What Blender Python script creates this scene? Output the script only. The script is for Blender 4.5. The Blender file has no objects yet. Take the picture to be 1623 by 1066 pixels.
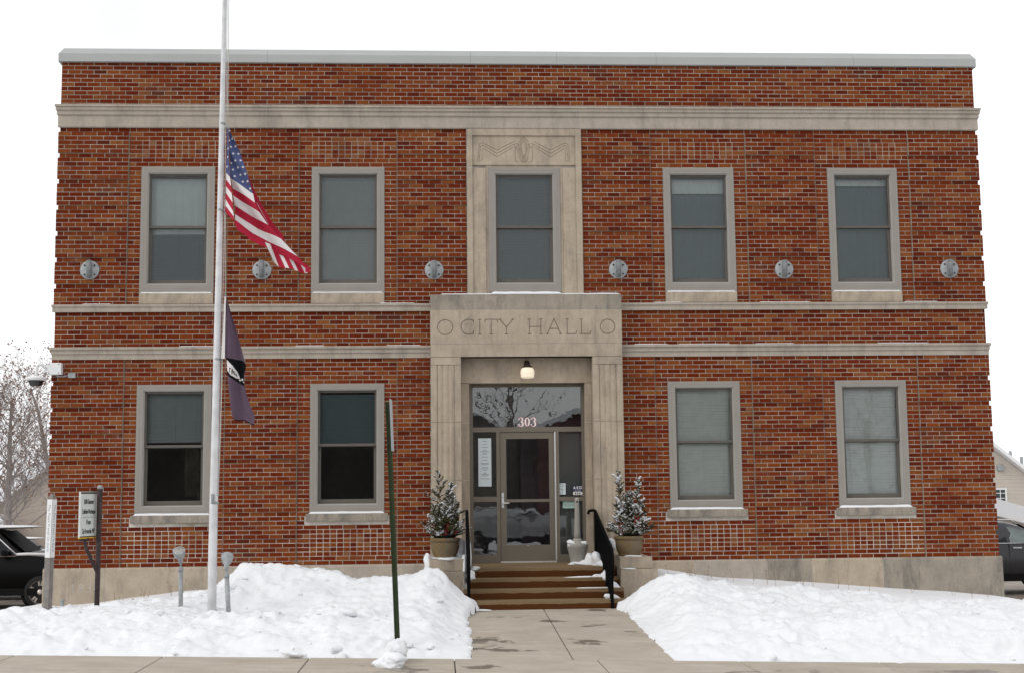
import bpy, bmesh, math, random
import numpy as np
from mathutils import Vector, Matrix
random.seed(7); RN = np.random.RandomState(11)
SC = bpy.context.scene
COL = SC.collection
PI = math.pi

# ------------------------------------------------------------------ materials
def newmat(name):
    m = bpy.data.materials.new(name); m.use_nodes = True
    nt = m.node_tree; nt.nodes.clear()
    out = nt.nodes.new('ShaderNodeOutputMaterial')
    return m, nt, out
def N(nt, typ, **kw):
    n = nt.nodes.new(typ)
    for k, v in kw.items():
        if k.startswith('i_'):
            key = k[2:]
            key = int(key) if key.isdigit() else key.replace('_', ' ')
            n.inputs[key].default_value = v
        else: setattr(n, k, v)
    return n
def ramp(nt, fac, stops, interp='LINEAR'):
    r = nt.nodes.new('ShaderNodeValToRGB'); r.color_ramp.interpolation = interp
    e = r.color_ramp.elements
    while len(e) < len(stops): e.new(.5)
    for el, (p, c) in zip(e, stops):
        el.position = p; el.color = (c if len(c) == 4 else (*c, 1))
    nt.links.new(fac, r.inputs[0]); return r.outputs[0]
def mixc(nt, fac, a, b, mode='MIX'):
    n = nt.nodes.new('ShaderNodeMix'); n.data_type = 'RGBA'; n.blend_type = mode
    for s, v in ((0, fac), (6, a), (7, b)):
        if hasattr(v, 'is_linked') or hasattr(v, 'links'): nt.links.new(v, n.inputs[s])
        else: n.inputs[s].default_value = v if s == 0 else (*v, 1)
    return n.outputs[2]
def noise(nt, scale, detail=4, rough=.55, stretch=None, dim=None):
    tc = nt.nodes.new('ShaderNodeTexCoord'); vec = tc.outputs['Object']
    if stretch:
        mp = nt.nodes.new('ShaderNodeMapping'); mp.inputs['Scale'].default_value = stretch
        nt.links.new(vec, mp.inputs[0]); vec = mp.outputs[0]
    n = nt.nodes.new('ShaderNodeTexNoise'); n.inputs['Scale'].default_value = scale
    n.inputs['Detail'].default_value = detail; n.inputs['Roughness'].default_value = rough
    nt.links.new(vec, n.inputs['Vector']); return n.outputs['Fac']
def principled(nt, out, color, rough=.8, metal=0., spec=.3, bump=None, bstr=.3, bdist=.01):
    p = nt.nodes.new('ShaderNodeBsdfPrincipled')
    if hasattr(color, 'links'): nt.links.new(color, p.inputs['Base Color'])
    else: p.inputs['Base Color'].default_value = (*color, 1)
    if hasattr(rough, 'links'): nt.links.new(rough, p.inputs['Roughness'])
    else: p.inputs['Roughness'].default_value = rough
    p.inputs['Metallic'].default_value = metal
    p.inputs['Specular IOR Level'].default_value = spec
    if bump is not None:
        b = nt.nodes.new('ShaderNodeBump'); b.inputs['Strength'].default_value = bstr; b.inputs['Distance'].default_value = bdist
        nt.links.new(bump, b.inputs['Height']); nt.links.new(b.outputs[0], p.inputs['Normal'])
    nt.links.new(p.outputs[0], out.inputs[0]); return p
def simple(name, color, rough=.6, metal=0., spec=.4, var=.12, scale=8., bstr=.1):
    m, nt, out = newmat(name)
    f = noise(nt, scale, 5)
    c = ramp(nt, f, [(.3, tuple(x*(1-var) for x in color)), (.7, tuple(min(1, x*(1+var)) for x in color))])
    principled(nt, out, c, rough, metal, spec, f, bstr); return m

def mat_brick():
    m, nt, out = newmat('brick')
    a = N(nt, 'ShaderNodeAttribute', attribute_name='tone')
    base = ramp(nt, a.outputs['Fac'], [(0, (.095, .018, .009)), (.12, (.118, .017, .006)), (.32, (.150, .024, .0075)),
        (.54, (.179, .036, .0105)), (.76, (.205, .054, .0155)), (.93, (.236, .080, .024)), (1, (.225, .096, .050))])
    f = noise(nt, 26, 6, .7)
    v = ramp(nt, f, [(.25, (.55, .55, .55)), (.6, (1.05, 1.05, 1.05)), (.85, (1.35, 1.3, 1.2))])
    c = mixc(nt, 1., base, v, 'MULTIPLY')
    st = noise(nt, 1.3, 7, .72, (1, 1, 1.6))
    sm = ramp(nt, st, [(.53, (0, 0, 0)), (.70, (.6, .6, .6))])
    c = mixc(nt, sm, c, (.075, .038, .027))
    ef = noise(nt, 2.1, 8, .78, (.8, 1, 1.3)); em = ramp(nt, ef, [(.57, (0, 0, 0)), (.74, (.42, .42, .42))])
    c = mixc(nt, em, c, (.26, .17, .125))
    principled(nt, out, c, .9, 0, .04, f, .35, .004); return m
def mat_mortar(name='mortar', lo=(.37, .33, .275), hi=(.52, .47, .40)):
    m, nt, out = newmat(name)
    f = noise(nt, 40, 4); g = noise(nt, 1.1, 6, .7)
    c = ramp(nt, f, [(.3, lo), (.7, hi)])
    d = ramp(nt, g, [(.45, (1, 1, 1)), (.70, (.52, .49, .45))])
    c = mixc(nt, 1., c, d, 'MULTIPLY')
    principled(nt, out, c, .95, 0, .1, f, .3, .003); return m
def mat_stone(name, lo, hi, stain=.5):
    m, nt, out = newmat(name)
    f = noise(nt, 3.2, 8, .68); fine = noise(nt, 55, 4, .7)
    c = ramp(nt, f, [(.3, lo), (.68, hi)])
    s = noise(nt, 1.7, 8, .75, (1.6, 1, .55))
    sm = ramp(nt, s, [(.49, (0, 0, 0)), (.66, (stain, stain, stain))])
    c = mixc(nt, sm, c, (.145, .135, .12))
    s2 = noise(nt, 4.5, 7, .75, (2.6, 1, .35))
    sm2 = ramp(nt, s2, [(.53, (0, 0, 0)), (.69, (stain*.9,)*3)])
    c = mixc(nt, sm2, c, (.17, .15, .125))
    ff = ramp(nt, fine, [(.3, (.9, .9, .9)), (.7, (1.08, 1.08, 1.08))])
    c = mixc(nt, 1., c, ff, 'MULTIPLY')
    a = N(nt, 'ShaderNodeAttribute', attribute_name='groove_shade_grime')
    c = mixc(nt, a.outputs['Fac'], c, (.10, .085, .07))  # groove shade and settled grime painted into the stone colour
    principled(nt, out, c, .88, 0, .2, fine, .25, .004); return m
def mat_glass(name, wave=0., tint=(.86, .9, .9), boost=1.0, wscale=3., ior=1.58):
    m, nt, out = newmat(name)
    t = N(nt, 'ShaderNodeBsdfTransparent'); t.inputs[0].default_value = (*tint, 1)
    g = N(nt, 'ShaderNodeBsdfGlossy'); g.inputs['Roughness'].default_value = .0; g.inputs[0].default_value = (.93*boost, .95*boost, .95*boost, 1)
    fr = N(nt, 'ShaderNodeFresnel', i_IOR=ior)
    if wave:
        f = noise(nt, wscale, 3, .5)
        b = N(nt, 'ShaderNodeBump', i_Strength=wave, i_Distance=.02); nt.links.new(f, b.inputs['Height'])
        nt.links.new(b.outputs[0], g.inputs['Normal'])
    mx = N(nt, 'ShaderNodeMixShader'); nt.links.new(fr.outputs[0], mx.inputs[0])
    nt.links.new(t.outputs[0], mx.inputs[1]); nt.links.new(g.outputs[0], mx.inputs[2]); nt.links.new(mx.outputs[0], out.inputs[0]); return m
def mat_snow(name='snow', dirt_shade=.35):
    m, nt, out = newmat(name)
    f = noise(nt, 22, 6, .65); d = noise(nt, 2.6, 8, .72); d2 = noise(nt, 30, 3, .6)
    dm = ramp(nt, d, [(.60, (0, 0, 0)), (.82, (dirt_shade, dirt_shade, dirt_shade))])
    c = mixc(nt, dm, (.745, .755, .775), (.52, .46, .39))
    sp = ramp(nt, d2, [(.76, (0, 0, 0)), (.80, (dirt_shade*1.2,)*3)])
    sp = mixc(nt, 1., sp, ramp(nt, d, [(.50, (0, 0, 0)), (.62, (1, 1, 1))]), 'MULTIPLY')
    c = mixc(nt, sp, c, (.30, .22, .15))
    principled(nt, out, c, .9, 0, .2, f, .28, .02); return m
def mat_concrete(name='paving_concrete', th=.60):
    m, nt, out = newmat(name)
    f = noise(nt, 1.6, 8, .65); fine = noise(nt, 90, 4, .7)
    c = ramp(nt, f, [(.3, (.345, .30, .245)), (.7, (.44, .39, .325))])
    ff = ramp(nt, fine, [(.3, (.88, .88, .88)), (.7, (1.1, 1.1, 1.1))])
    c = mixc(nt, 1., c, ff, 'MULTIPLY')
    w = noise(nt, 1.0, 6, .66, (.85, 1.1, 1))
    wm = ramp(nt, w, [(th, (0, 0, 0)), (th+.02, (1, 1, 1))])
    c = mixc(nt, wm, c, (.175, .145, .115))
    s = noise(nt, 1.4, 4, .6, (.35, 7, 1)); sl = ramp(nt, s, [(.60, (0, 0, 0)), (.615, (.6, .6, .6)), (.635, (0, 0, 0))])
    c = mixc(nt, sl, c, (.62, .61, .58))
    rr = ramp(nt, wm, [(0, (.9, .9, .9)), (1, (.35, .35, .35))])
    principled(nt, out, c, rr, 0, .3, fine, .25, .004); return m
def mat_steps():
    m, nt, out = newmat('step_stone')
    tc = N(nt, 'ShaderNodeTexCoord'); sx = N(nt, 'ShaderNodeSeparateXYZ'); nt.links.new(tc.outputs['Object'], sx.inputs[0])
    w = noise(nt, 3.2, 5, .6, (1, 1, .2)); fine = noise(nt, 60, 4, .7)
    # wet tide line: local z of a step runs 0 (foot) .. .145 (nosing)
    mm = N(nt, 'ShaderNodeMath', operation='MULTIPLY_ADD'); nt.links.new(w, mm.inputs[0]); mm.inputs[1].default_value = .045; mm.inputs[2].default_value = .070
    lt = N(nt, 'ShaderNodeMath', operation='LESS_THAN'); nt.links.new(sx.outputs[2], lt.inputs[0]); nt.links.new(mm.outputs[0], lt.inputs[1])
    c = mixc(nt, lt.outputs[0], (.20, .138, .078), (.080, .027, .006))
    ff = ramp(nt, fine, [(.3, (.8, .8, .8)), (.7, (1.15, 1.15, 1.15))])
    c = mixc(nt, 1., c, ff, 'MULTIPLY')
    rr = ramp(nt, lt.outputs[0], [(0, (.9, .9, .9)), (1, (.45, .45, .45))])
    principled(nt, out, c, rr, 0, .12, fine, .2, .004); return m

M = {}
M['brick'] = mat_brick(); M['mortar'] = mat_mortar(); M['mortar_pale'] = mat_mortar('mortar_repointed', (.56, .52, .46), (.70, .66, .60))
M['stone'] = mat_stone('limestone', (.355, .292, .222), (.46, .385, .30), .48)
M['stone_pale'] = mat_stone('limestone_cornice', (.35, .305, .255), (.43, .375, .315), .38)
M['stone_dark'] = mat_stone('limestone_weathered', (.25, .222, .185), (.36, .31, .25), .85)
M['joint'] = simple('joint_mortar', (.52, .51, .48), .9)
M['coping'] = simple('coping_metal', (.37, .38, .37), .5, 0, .4, .04, 1.2, .02)
M['casing'] = simple('window_casing_paint', (.275, .25, .225), .5, 0, .4, .05, 3, .02)
M['sash'] = simple('shaded_sash_paint', (.105, .092, .078), .5, 0, .4, .06, 3, .02)  # darkened so the colour carries the gap shadows round the sash
M['bead'] = simple('bead_paint', (.40, .385, .36), .45, 0, .4, .04, 3, .02)
M['doorframe'] = simple('door_bronze_aluminium', (.165, .142, .112), .42, .2, .4, .05, 3, .02)
M['silver'] = simple('bare_aluminium', (.75, .75, .74), .3, .7, .5, .05)
M['glass'] = mat_glass('window_glass', .10, wscale=1.6)
M['glass_door'] = mat_glass('door_glass', .07, (.8, .8, .8), 1., 1.7, 2.3)
M['blind'] = simple('blind_slat', (.34, .37, .37), .6, 0, .3, .05)
M['blind_dim'] = simple('blind_slat_grey', (.13, .175, .19), .6, 0, .3, .05)
M['blind_white'] = simple('blind_slat_white', (.82, .83, .79), .6, 0, .3, .05)
M['shade'] = simple('roller_shade', (.62, .66, .64), .8, 0, .2, .06, 3)
M['drape'] = simple('dim_curtain', (.05, .042, .030), .9, 0, .1, .5, 5)
M['interior'] = simple('interior_plaster', (.30, .29, .28), .9)
M['interior_dark'] = simple('interior_carpet', (.06, .055, .05), .95)
M['vest'] = simple('vestibule_panel', (.26, .20, .235), .8)
M['snow'] = mat_snow('snow', .32); M['snow_clean'] = mat_snow('clean_snow', .06)
M['concrete'] = mat_concrete('paving_concrete', .63); M['concrete_damp'] = mat_concrete('damp_walk_concrete', .60); M['steps'] = mat_steps()
M['joint_dark'] = simple('wall_joint_sealant', (.20, .15, .115), .95)
M['gap'] = simple('joint_gap', (.05, .042, .035), .95)
M['galv'] = simple('galvanised_steel', (.31, .325, .33), .65, .1, .4, .22, 20)
M['galv_mid'] = simple('shaded_socket_steel', (.20, .21, .215), .6, .1, .4, .2, 20)  # darker copy of the plate steel, the pipe's shading put into colour
M['galv_dark'] = simple('dark_bolt', (.03, .025, .02), .6)
M['white_paint'] = simple('white_enamel', (.74, .74, .74), .4, 0, .4, .03)
M['polewhite'] = simple('flagpole_paint', (.62, .62, .63), .4, .0, .5, .16, 5)
M['black'] = simple('black_iron', (.0025, .0025, .003), .7, 0, .06)
M['smoke'] = simple('smoked_plastic', (.012, .013, .015), .15, 0, .6)
M['bronze'] = simple('dark_bronze', (.035, .018, .012), .45, .3)
M['rope'] = simple('rope', (.55, .54, .5), .9)
M['rust'] = simple('rusted_post', (.05, .035, .035), .7, .2, .3, .4, 14)
M['wood'] = simple('grey_weathered_wood', (.22, .20, .185), .95, 0, .1, .25, 12)
M['greenpost'] = simple('green_steel_post', (.030, .045, .018), .55, .1, .3, .3, 10)
M['signface'] = simple('sign_face', (.58, .60, .57), .5, 0, .3, .04)
M['signback'] = simple('sign_back_alu', (.50, .53, .56), .4, .2, .4, .06)
M['ink'] = simple('black_ink', (.012, .012, .012), .6)
M['greyink'] = simple('grey_ink', (.22, .23, .24), .7)
M['yellow'] = simple('yellow_edge', (.62, .36, .02), .5)
M['red'] = simple('red_vinyl', (.42, .03, .05), .5)
M['white'] = simple('white_vinyl', (.80, .78, .76), .5, 0, .3, .02)
M['navy'] = simple('navy_vinyl', (.012, .012, .075), .5)
M['paper'] = simple('paper', (.60, .66, .68), .8, 0, .2, .03)
M['greenpaper'] = simple('pale_green_paper', (.36, .50, .44), .8, 0, .2, .05)
M['planter'] = mat_stone('cast_planter', (.135, .092, .042), (.215, .15, .075), .6)
M['urn'] = simple('grey_resin', (.30, .285, .255), .8, 0, .2, .08, 12)
M['darkplastic'] = simple('dark_plastic', (.012, .013, .013), .5)
M['needle'] = simple('spruce_needles', (.036, .042, .016), .8, 0, .2, .4, 30)
M['needle2'] = simple('spruce_needles_olive', (.095, .080, .028), .8, 0, .2, .4, 30)
M['twig'] = simple('twig_bark', (.075, .055, .038), .9)
M['berry'] = simple('red_berries', (.38, .012, .016), .35)
M['bark'] = simple('hazed_tree_bark', (.25, .222, .21), .95, 0, .1, .25, 6)  # paled to put the haze over the trees into the colour
M['leaf'] = simple('dead_leaves', (.20, .115, .075), .9, 0, .1, .3, 6)
M['weed'] = simple('dry_weed', (.19, .13, .075), .9)
M['asphalt'] = simple('asphalt', (.075, .072, .07), .85, 0, .2, .25, 2.)
M['lot'] = simple('wet_lot', (.30, .26, .215), .7, 0, .3, .3, .9)
M['carblack'] = simple('black_car_paint', (.003, .003, .0035), .3, 0, .12, .02)
M['cargrey'] = simple('grey_car_paint', (.040, .040, .046), .25, .3, .5, .04)
M['carsilver'] = simple('silver_car_paint', (.45, .46, .47), .25, .3, .5, .04)
M['carglass'] = simple('car_glass', (.008, .010, .012), .08, 0, .22, .05)
M['carglass_pale'] = simple('car_glass_pale', (.16, .20, .19), .08, 0, .6, .3, 3)
M['tyre'] = simple('tyre_rubber', (.012, .012, .012), .85)
M['rim'] = simple('alloy_rim', (.42, .38, .34), .35, .5)
M['chrome'] = simple('chrome_trim', (.6, .6, .6), .2, .8)
M['cladding'] = simple('black_cladding', (.008, .008, .008), .7, 0, .1)
M['roofing'] = simple('roof_shingle', (.10, .09, .085), .95)
M['beigewall'] = simple('beige_stucco', (.40, .345, .29), .9, 0, .1, .06, 2)
M['beigewall_dim'] = simple('taupe_siding', (.16, .14, .12), .9, 0, .1, .3, .5)
M['redbarn'] = simple('red_barn_paint', (.20, .035, .03), .9)
M['farbrick'] = simple('opposite_brick', (.11, .06, .05), .9, 0, .1, .3, 3)
M['darkwin'] = simple('dark_window', (.012, .016, .018), .1, 0, .6)
M['flag_red'] = simple('flag_red', (.40, .018, .045), .85, 0, .15, .05)
M['flag_white'] = simple('flag_white', (.70, .67, .66), .85, 0, .15, .03)
M['flag_blue'] = simple('flag_blue', (.072, .090, .20), .85, 0, .15, .05)
M['flag_purple'] = simple('flag_faded_black', (.115, .080, .112), .9, 0, .1, .15, 2.5)
M['flag_black'] = simple('flag_black', (.006, .006, .007), .9, 0, .1)
def mat_siding():
    m, nt, out = newmat('lap_siding')
    tc = N(nt, 'ShaderNodeTexCoord'); sx = N(nt, 'ShaderNodeSeparateXYZ'); nt.links.new(tc.outputs['Object'], sx.inputs[0])
    mu = N(nt, 'ShaderNodeMath', operation='MULTIPLY', i_1=7.); nt.links.new(sx.outputs[2], mu.inputs[0])
    fr = N(nt, 'ShaderNodeMath', operation='FRACT'); nt.links.new(mu.outputs[0], fr.inputs[0])
    c = ramp(nt, noise(nt, 2), [(.3, (.50, .445, .385)), (.7, (.55, .49, .43))])
    principled(nt, out, c, .7, 0, .2, fr.outputs[0], .9, .02); return m
M['siding'] = mat_siding()
def mat_wallbrick():
    m, nt, out = newmat('side_wall_brick')
    tc = N(nt, 'ShaderNodeTexCoord'); sx = N(nt, 'ShaderNodeSeparateXYZ'); nt.links.new(tc.outputs['Object'], sx.inputs[0])
    ad = N(nt, 'ShaderNodeMath', operation='ADD'); nt.links.new(sx.outputs[0], ad.inputs[0]); nt.links.new(sx.outputs[1], ad.inputs[1])
    cx = N(nt, 'ShaderNodeCombineXYZ'); nt.links.new(ad.outputs[0], cx.inputs[0]); nt.links.new(sx.outputs[2], cx.inputs[1])
    b = N(nt, 'ShaderNodeTexBrick', i_Scale=1.); nt.links.new(cx.outputs[0], b.inputs[0])
    for k, v in (('Color1', (.20, .03, .012, 1)), ('Color2', (.10, .014, .008, 1)), ('Mortar', (.42, .38, .33, 1))): b.inputs[k].default_value = v
    b.inputs['Brick Width'].default_value = .215; b.inputs['Row Height'].default_value = .0725; b.inputs['Mortar Size'].default_value = .005
    principled(nt, out, b.outputs[0], .9, 0, .2); return m
M['sidebrick'] = mat_wallbrick()
def mat_lamp():
    m, nt, out = newmat('opal_glass_lit')
    p = principled(nt, out, (.5, .44, .36), .3)
    p.inputs['Emission Color'].default_value = (1, .86, .64, 1); p.inputs['Emission Strength'].default_value = .55
    return m
M['opal'] = mat_lamp()
def mat_bulb():
    m, nt, out = newmat('lit_lens')
    p = principled(nt, out, (.6, .55, .5), .15, .3)
    return m
M['lens'] = simple('lamp_lens', (.30, .29, .27), .12, .3, .6, .2, 20)

# ------------------------------------------------------------------ mesh builder
class MB:
    def __init__(s): s.v = []; s.f = []; s.mi = []; s.cur = 0; s.T = None; s.smooth = []; s.sm = False; s.tone = []; s.tn = .5
    def add(s, vs, fs):
        o = len(s.v)
        if s.T is not None: vs = [tuple(s.T @ Vector(p)) for p in vs]
        s.v.extend([tuple(map(float, p)) for p in vs])
        for f in fs:
            s.f.append(tuple(int(i)+o for i in f)); s.mi.append(s.cur); s.smooth.append(s.sm); s.tone.append(s.tn)
    def box(s, x0, x1, y0, y1, z0, z1):
        v = [(x0,y0,z0),(x1,y0,z0),(x1,y1,z0),(x0,y1,z0),(x0,y0,z1),(x1,y0,z1),(x1,y1,z1),(x0,y1,z1)]
        s.add(v, [(0,3,2,1),(4,5,6,7),(0,1,5,4),(1,2,6,5),(2,3,7,6),(3,0,4,7)])
    def bev(s, x0, x1, y0, y1, z0, z1, b):
        # box with chamfered edges
        bm = bmesh.new(); bmesh.ops.create_cube(bm, size=1.)
        for v in bm.verts: v.co = Vector(((x0+x1)/2+v.co.x*(x1-x0), (y0+y1)/2+v.co.y*(y1-y0), (z0+z1)/2+v.co.z*(z1-z0)))
        bmesh.ops.bevel(bm, geom=bm.edges[:], offset=b, segments=2, profile=.6, affect='EDGES')
        s.bm(bm)
    def bm(s, bm):
        bm.verts.ensure_lookup_table(); bm.verts.index_update()
        s.add([tuple(v.co) for v in bm.verts], [[v.index for v in f.verts] for f in bm.faces]); bm.free()
    def quad(s, a, b, c, d): s.add([a,b,c,d], [(0,1,2,3)])
    def tube(s, pts, radii, n=8, cap=True):
        pts = [Vector(p) for p in pts]
        if not hasattr(radii, '__len__'): radii = [radii]*len(pts)
        vs = []; fs = []
        t0 = (pts[1]-pts[0]).normalized()
        ref = Vector((0,0,1)) if abs(t0.z) < .9 else Vector((1,0,0))
        u = t0.cross(ref).normalized()
        for i, p in enumerate(pts):
            t = (pts[min(i+1,len(pts)-1)]-pts[max(i-1,0)]).normalized()
            u = (u - t*u.dot(t)); u = u.normalized() if u.length > 1e-6 else t.orthogonal().normalized()
            w = t.cross(u)
            for k in range(n):
                a = 2*PI*k/n; vs.append(p+(u*math.cos(a)+w*math.sin(a))*radii[i])
        for i in range(len(pts)-1):
            for k in range(n): fs.append((i*n+k, i*n+(k+1)%n, (i+1)*n+(k+1)%n, (i+1)*n+k))
        if cap:
            fs.append(tuple(range(n-1,-1,-1))); fs.append(tuple((len(pts)-1)*n+k for k in range(n)))
        sm = s.sm; s.sm = n > 4; s.add(vs, fs); s.sm = sm
    def lathe(s, prof, c, n=32, mod=None, axis='z'):
        vs = []; fs = []
        for i, (r, z) in enumerate(prof):
            for k in range(n):
                a = 2*PI*k/n; rr = r + (mod(a, z) if mod else 0)
                if axis == 'z': vs.append((c[0]+rr*math.cos(a), c[1]+rr*math.sin(a), c[2]+z))
                elif axis == 'y': vs.append((c[0]+rr*math.cos(a), c[1]+z, c[2]+rr*math.sin(a)))
        for i in range(len(prof)-1):
            for k in range(n): fs.append((i*n+k, i*n+(k+1)%n, (i+1)*n+(k+1)%n, (i+1)*n+k))
        fs.append(tuple(range(n-1,-1,-1))); fs.append(tuple((len(prof)-1)*n+k for k in range(n)))
        sm = s.sm; s.sm = True; s.add(vs, fs); s.sm = sm
    def profile_x(s, prof, x0, x1, m0=0, m1=0):
        # extrude (y,z) profile along x ; ends close it (m0/m1 return outward by the profile's own projection)
        n = len(prof); vs = []
        for (y, z) in prof: vs.append((x0 + m0*y, y, z))
        for (y, z) in prof: vs.append((x1 - m1*y, y, z))
        fs = [(i, (i+1) % n, n+(i+1) % n, n+i) for i in range(n)]
        fs += [tuple(range(n-1,-1,-1)), tuple(range(n, 2*n))]
        s.add(vs, fs)
    def prism_z(s, poly, z0, z1):
        n = len(poly)
        vs = [(x,y,z0) for x,y in poly]+[(x,y,z1) for x,y in poly]
        s.add(vs, [(i,(i+1)%n,n+(i+1)%n,n+i) for i in range(n)]+[tuple(range(n-1,-1,-1)), tuple(range(n,2*n))])
    def prism_y(s, poly, y0, y1):
        n = len(poly)
        vs = [(x,y0,z) for x,z in poly]+[(x,y1,z) for x,z in poly]
        s.add(vs, [(i,(i+1)%n,n+(i+1)%n,n+i) for i in range(n)]+[tuple(range(n-1,-1,-1)), tuple(range(n,2*n))])
    def blob(s, c, r, sub=2, amp=.2, seed=0):
        bm = bmesh.new(); bmesh.ops.create_icosphere(bm, subdivisions=sub, radius=1.)
        rr = random.Random(seed); ph = [rr.uniform(0,6.3) for _ in range(9)]
        for v in bm.verts:
            p = v.co.copy()
            d = 1+amp*(math.sin(p.x*3+ph[0])*math.sin(p.y*2.7+ph[1])+.7*math.sin(p.z*4+ph[2]+p.x*2)+.5*math.sin(p.x*7+ph[3])*math.sin(p.y*8+ph[4])*math.sin(p.z*7+ph[5])+.35*math.sin(p.x*15+ph[6])*math.sin(p.z*14+ph[7]+p.y*13))
            v.co = Vector((c[0]+p.x*r[0]*d, c[1]+p.y*r[1]*d, c[2]+p.z*r[2]*d))
        sm = s.sm; s.sm = True; s.bm(bm); s.sm = sm
    def build(s, name, mats, parent=None, loc=None, tone=False, wn=False):
        me = bpy.data.meshes.new(name)
        off = Vector((0,0,0))
        if loc is not None: off = Vector(loc)
        elif parent is not None and not s.v: pass
        if loc is None and parent is not None: off = world(parent)
        me.from_pydata([(p[0]-off.x, p[1]-off.y, p[2]-off.z) for p in s.v], [], s.f)
        mats = mats if isinstance(mats, (list, tuple)) else [mats]
        for m in mats: me.materials.append(M[m] if isinstance(m, str) else m)
        me.polygons.foreach_set('material_index', s.mi)
        me.polygons.foreach_set('use_smooth', s.smooth)
        if tone:
            at = me.attributes.new('tone', 'FLOAT', 'FACE'); at.data.foreach_set('value', s.tone)
        me.update()
        o = bpy.data.objects.new(name, me); COL.objects.link(o)
        if loc is not None:
            o.location = off - (world(parent) if parent is not None else Vector((0,0,0)))
        if parent is not None: o.parent = parent
        return o
def world(o):
    p = Vector((0,0,0))
    while o is not None: p += o.location; o = o.parent
    return p
def thing(name, loc, label, cat, group=None):
    o = bpy.data.objects.new(name, None); COL.objects.link(o); o.location = loc; o.empty_display_size = .2
    tag(o, label, cat, group); return o
def tag(o, label, cat, group=None):
    o['label'] = label; o['category'] = cat
    if group: o['group'] = group
    return o
def kind(o, k): o['kind'] = k; return o
def text_mb(mb, body, T, size, xs=1., align='CENTER', depth=0., bold=0.):
    cu = bpy.data.curves.new('lettering', 'FONT'); cu.body = body; cu.size = size; cu.align_x = align; cu.align_y = 'CENTER'; cu.extrude = depth; cu.resolution_u = 3; cu.offset = bold
    ob = bpy.data.objects.new('lettering', cu); COL.objects.link(ob)
    dg = bpy.context.evaluated_depsgraph_get()
    me = bpy.data.meshes.new_from_object(ob.evaluated_get(dg))
    old = mb.T; mb.T = T
    mb.add([(v.co.x*xs, v.co.y, v.co.z) for v in me.vertices], [list(p.vertices) for p in me.polygons]); mb.T = old
    bpy.data.objects.remove(ob); bpy.data.curves.remove(cu); bpy.data.meshes.remove(me)
FRONT = lambda x, y, z: Matrix.Translation((x,y,z)) @ Matrix.Rotation(PI/2, 4, 'X')

# ---- numpy gradient noise
_perm = RN.permutation(512); _perm = np.concatenate([_perm, _perm]); _g = RN.uniform(0, 2*PI, 512)
def perlin(x, y):
    xi = np.floor(x).astype(int); yi = np.floor(y).astype(int); xf = x-xi; yf = y-yi
    def gr(ix, iy, dx, dy):
        a = _g[_perm[(_perm[ix & 511] + iy) & 511]]; return np.cos(a)*dx+np.sin(a)*dy
    u = xf*xf*xf*(xf*(xf*6-15)+10); v = yf*yf*yf*(yf*(yf*6-15)+10)
    a = gr(xi,yi,xf,yf); b = gr(xi+1,yi,xf-1,yf); c = gr(xi,yi+1,xf,yf-1); d = gr(xi+1,yi+1,xf-1,yf-1)
    return (a+(b-a)*u)+((c+(d-c)*u)-(a+(b-a)*u))*v
def fbm(x, y, s, o=4, g=.5):
    r = 0; a = 1.
    for i in range(o): r = r+a*perlin(x*s+i*17.3, y*s+i*9.1); s *= 2.03; a *= g
    return r

# ------------------------------------------------------------------ camera
YAW, PITCH, ROLL, FPX = 0.05354536, 0.11683835, 0.01091344, 2153.832
cy_, sy_, cp_, sp_, cr_, sr_ = math.cos(YAW), math.sin(YAW), math.cos(PITCH), math.sin(PITCH), math.cos(ROLL), math.sin(ROLL)
fwd = Vector((sy_*cp_, cy_*cp_, sp_)); rt = Vector((cy_, -sy_, 0)); dn = fwd.cross(rt)
rt2 = rt*cr_+dn*sr_; dn2 = dn*cr_-rt*sr_
cam = bpy.data.cameras.new('camera'); co = bpy.data.objects.new('camera', cam); COL.objects.link(co)
mw = Matrix.Identity(4)
for i, c in enumerate((rt2, -dn2, -fwd)):
    for j in range(3): mw[j][i] = c[j]
mw.translation = Vector((-1., -22.6, 1.66)); co.matrix_world = mw
cam.sensor_width = 36; cam.lens = FPX*36/1623; cam.clip_end = 3000; cam.clip_start = .1
SC.camera = co

# ------------------------------------------------------------------ light
SUN_EL, SUN_AZ = math.radians(34), math.radians(238)   # azimuth clockwise from +Y
w = bpy.data.worlds.new('World'); SC.world = w; w.use_nodes = True
nt = w.node_tree; nt.nodes.clear()
wo = nt.nodes.new('ShaderNodeOutputWorld'); bg = nt.nodes.new('ShaderNodeBackground')
sky = nt.nodes.new('ShaderNodeTexSky'); sky.sky_type = 'NISHITA'; sky.sun_disc = False
sky.sun_elevation = SUN_EL; sky.sun_rotation = SUN_AZ; sky.air_density = 1.; sky.dust_density = 4.; sky.ozone_density = 1.
hs = nt.nodes.new('ShaderNodeHueSaturation'); hs.inputs['Saturation'].default_value = .12
nt.links.new(sky.outputs[0], hs.inputs['Color'])
wtc = nt.nodes.new('ShaderNodeTexCoord'); wn = nt.nodes.new('ShaderNodeTexNoise'); wn.inputs['Scale'].default_value = 3.5; wn.inputs['Detail'].default_value = 6
nt.links.new(wtc.outputs['Generated'], wn.inputs['Vector'])
cl_ = ramp(nt, wn.outputs['Fac'], [(.34, (7.4, 7.55, 7.8)), (.66, (10.4, 10.45, 10.5))])
ov = mixc(nt, .82, hs.outputs[0], cl_)      # the overcast sheet of cloud over the clear sky
nt.links.new(ov, bg.inputs[0]); bg.inputs[1].default_value = .145
nt.links.new(bg.outputs[0], wo.inputs[0])
sl = bpy.data.lights.new('sun', 'SUN'); sl.energy = .65; sl.angle = math.radians(14); sl.color = (1, .96, .9)
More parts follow.
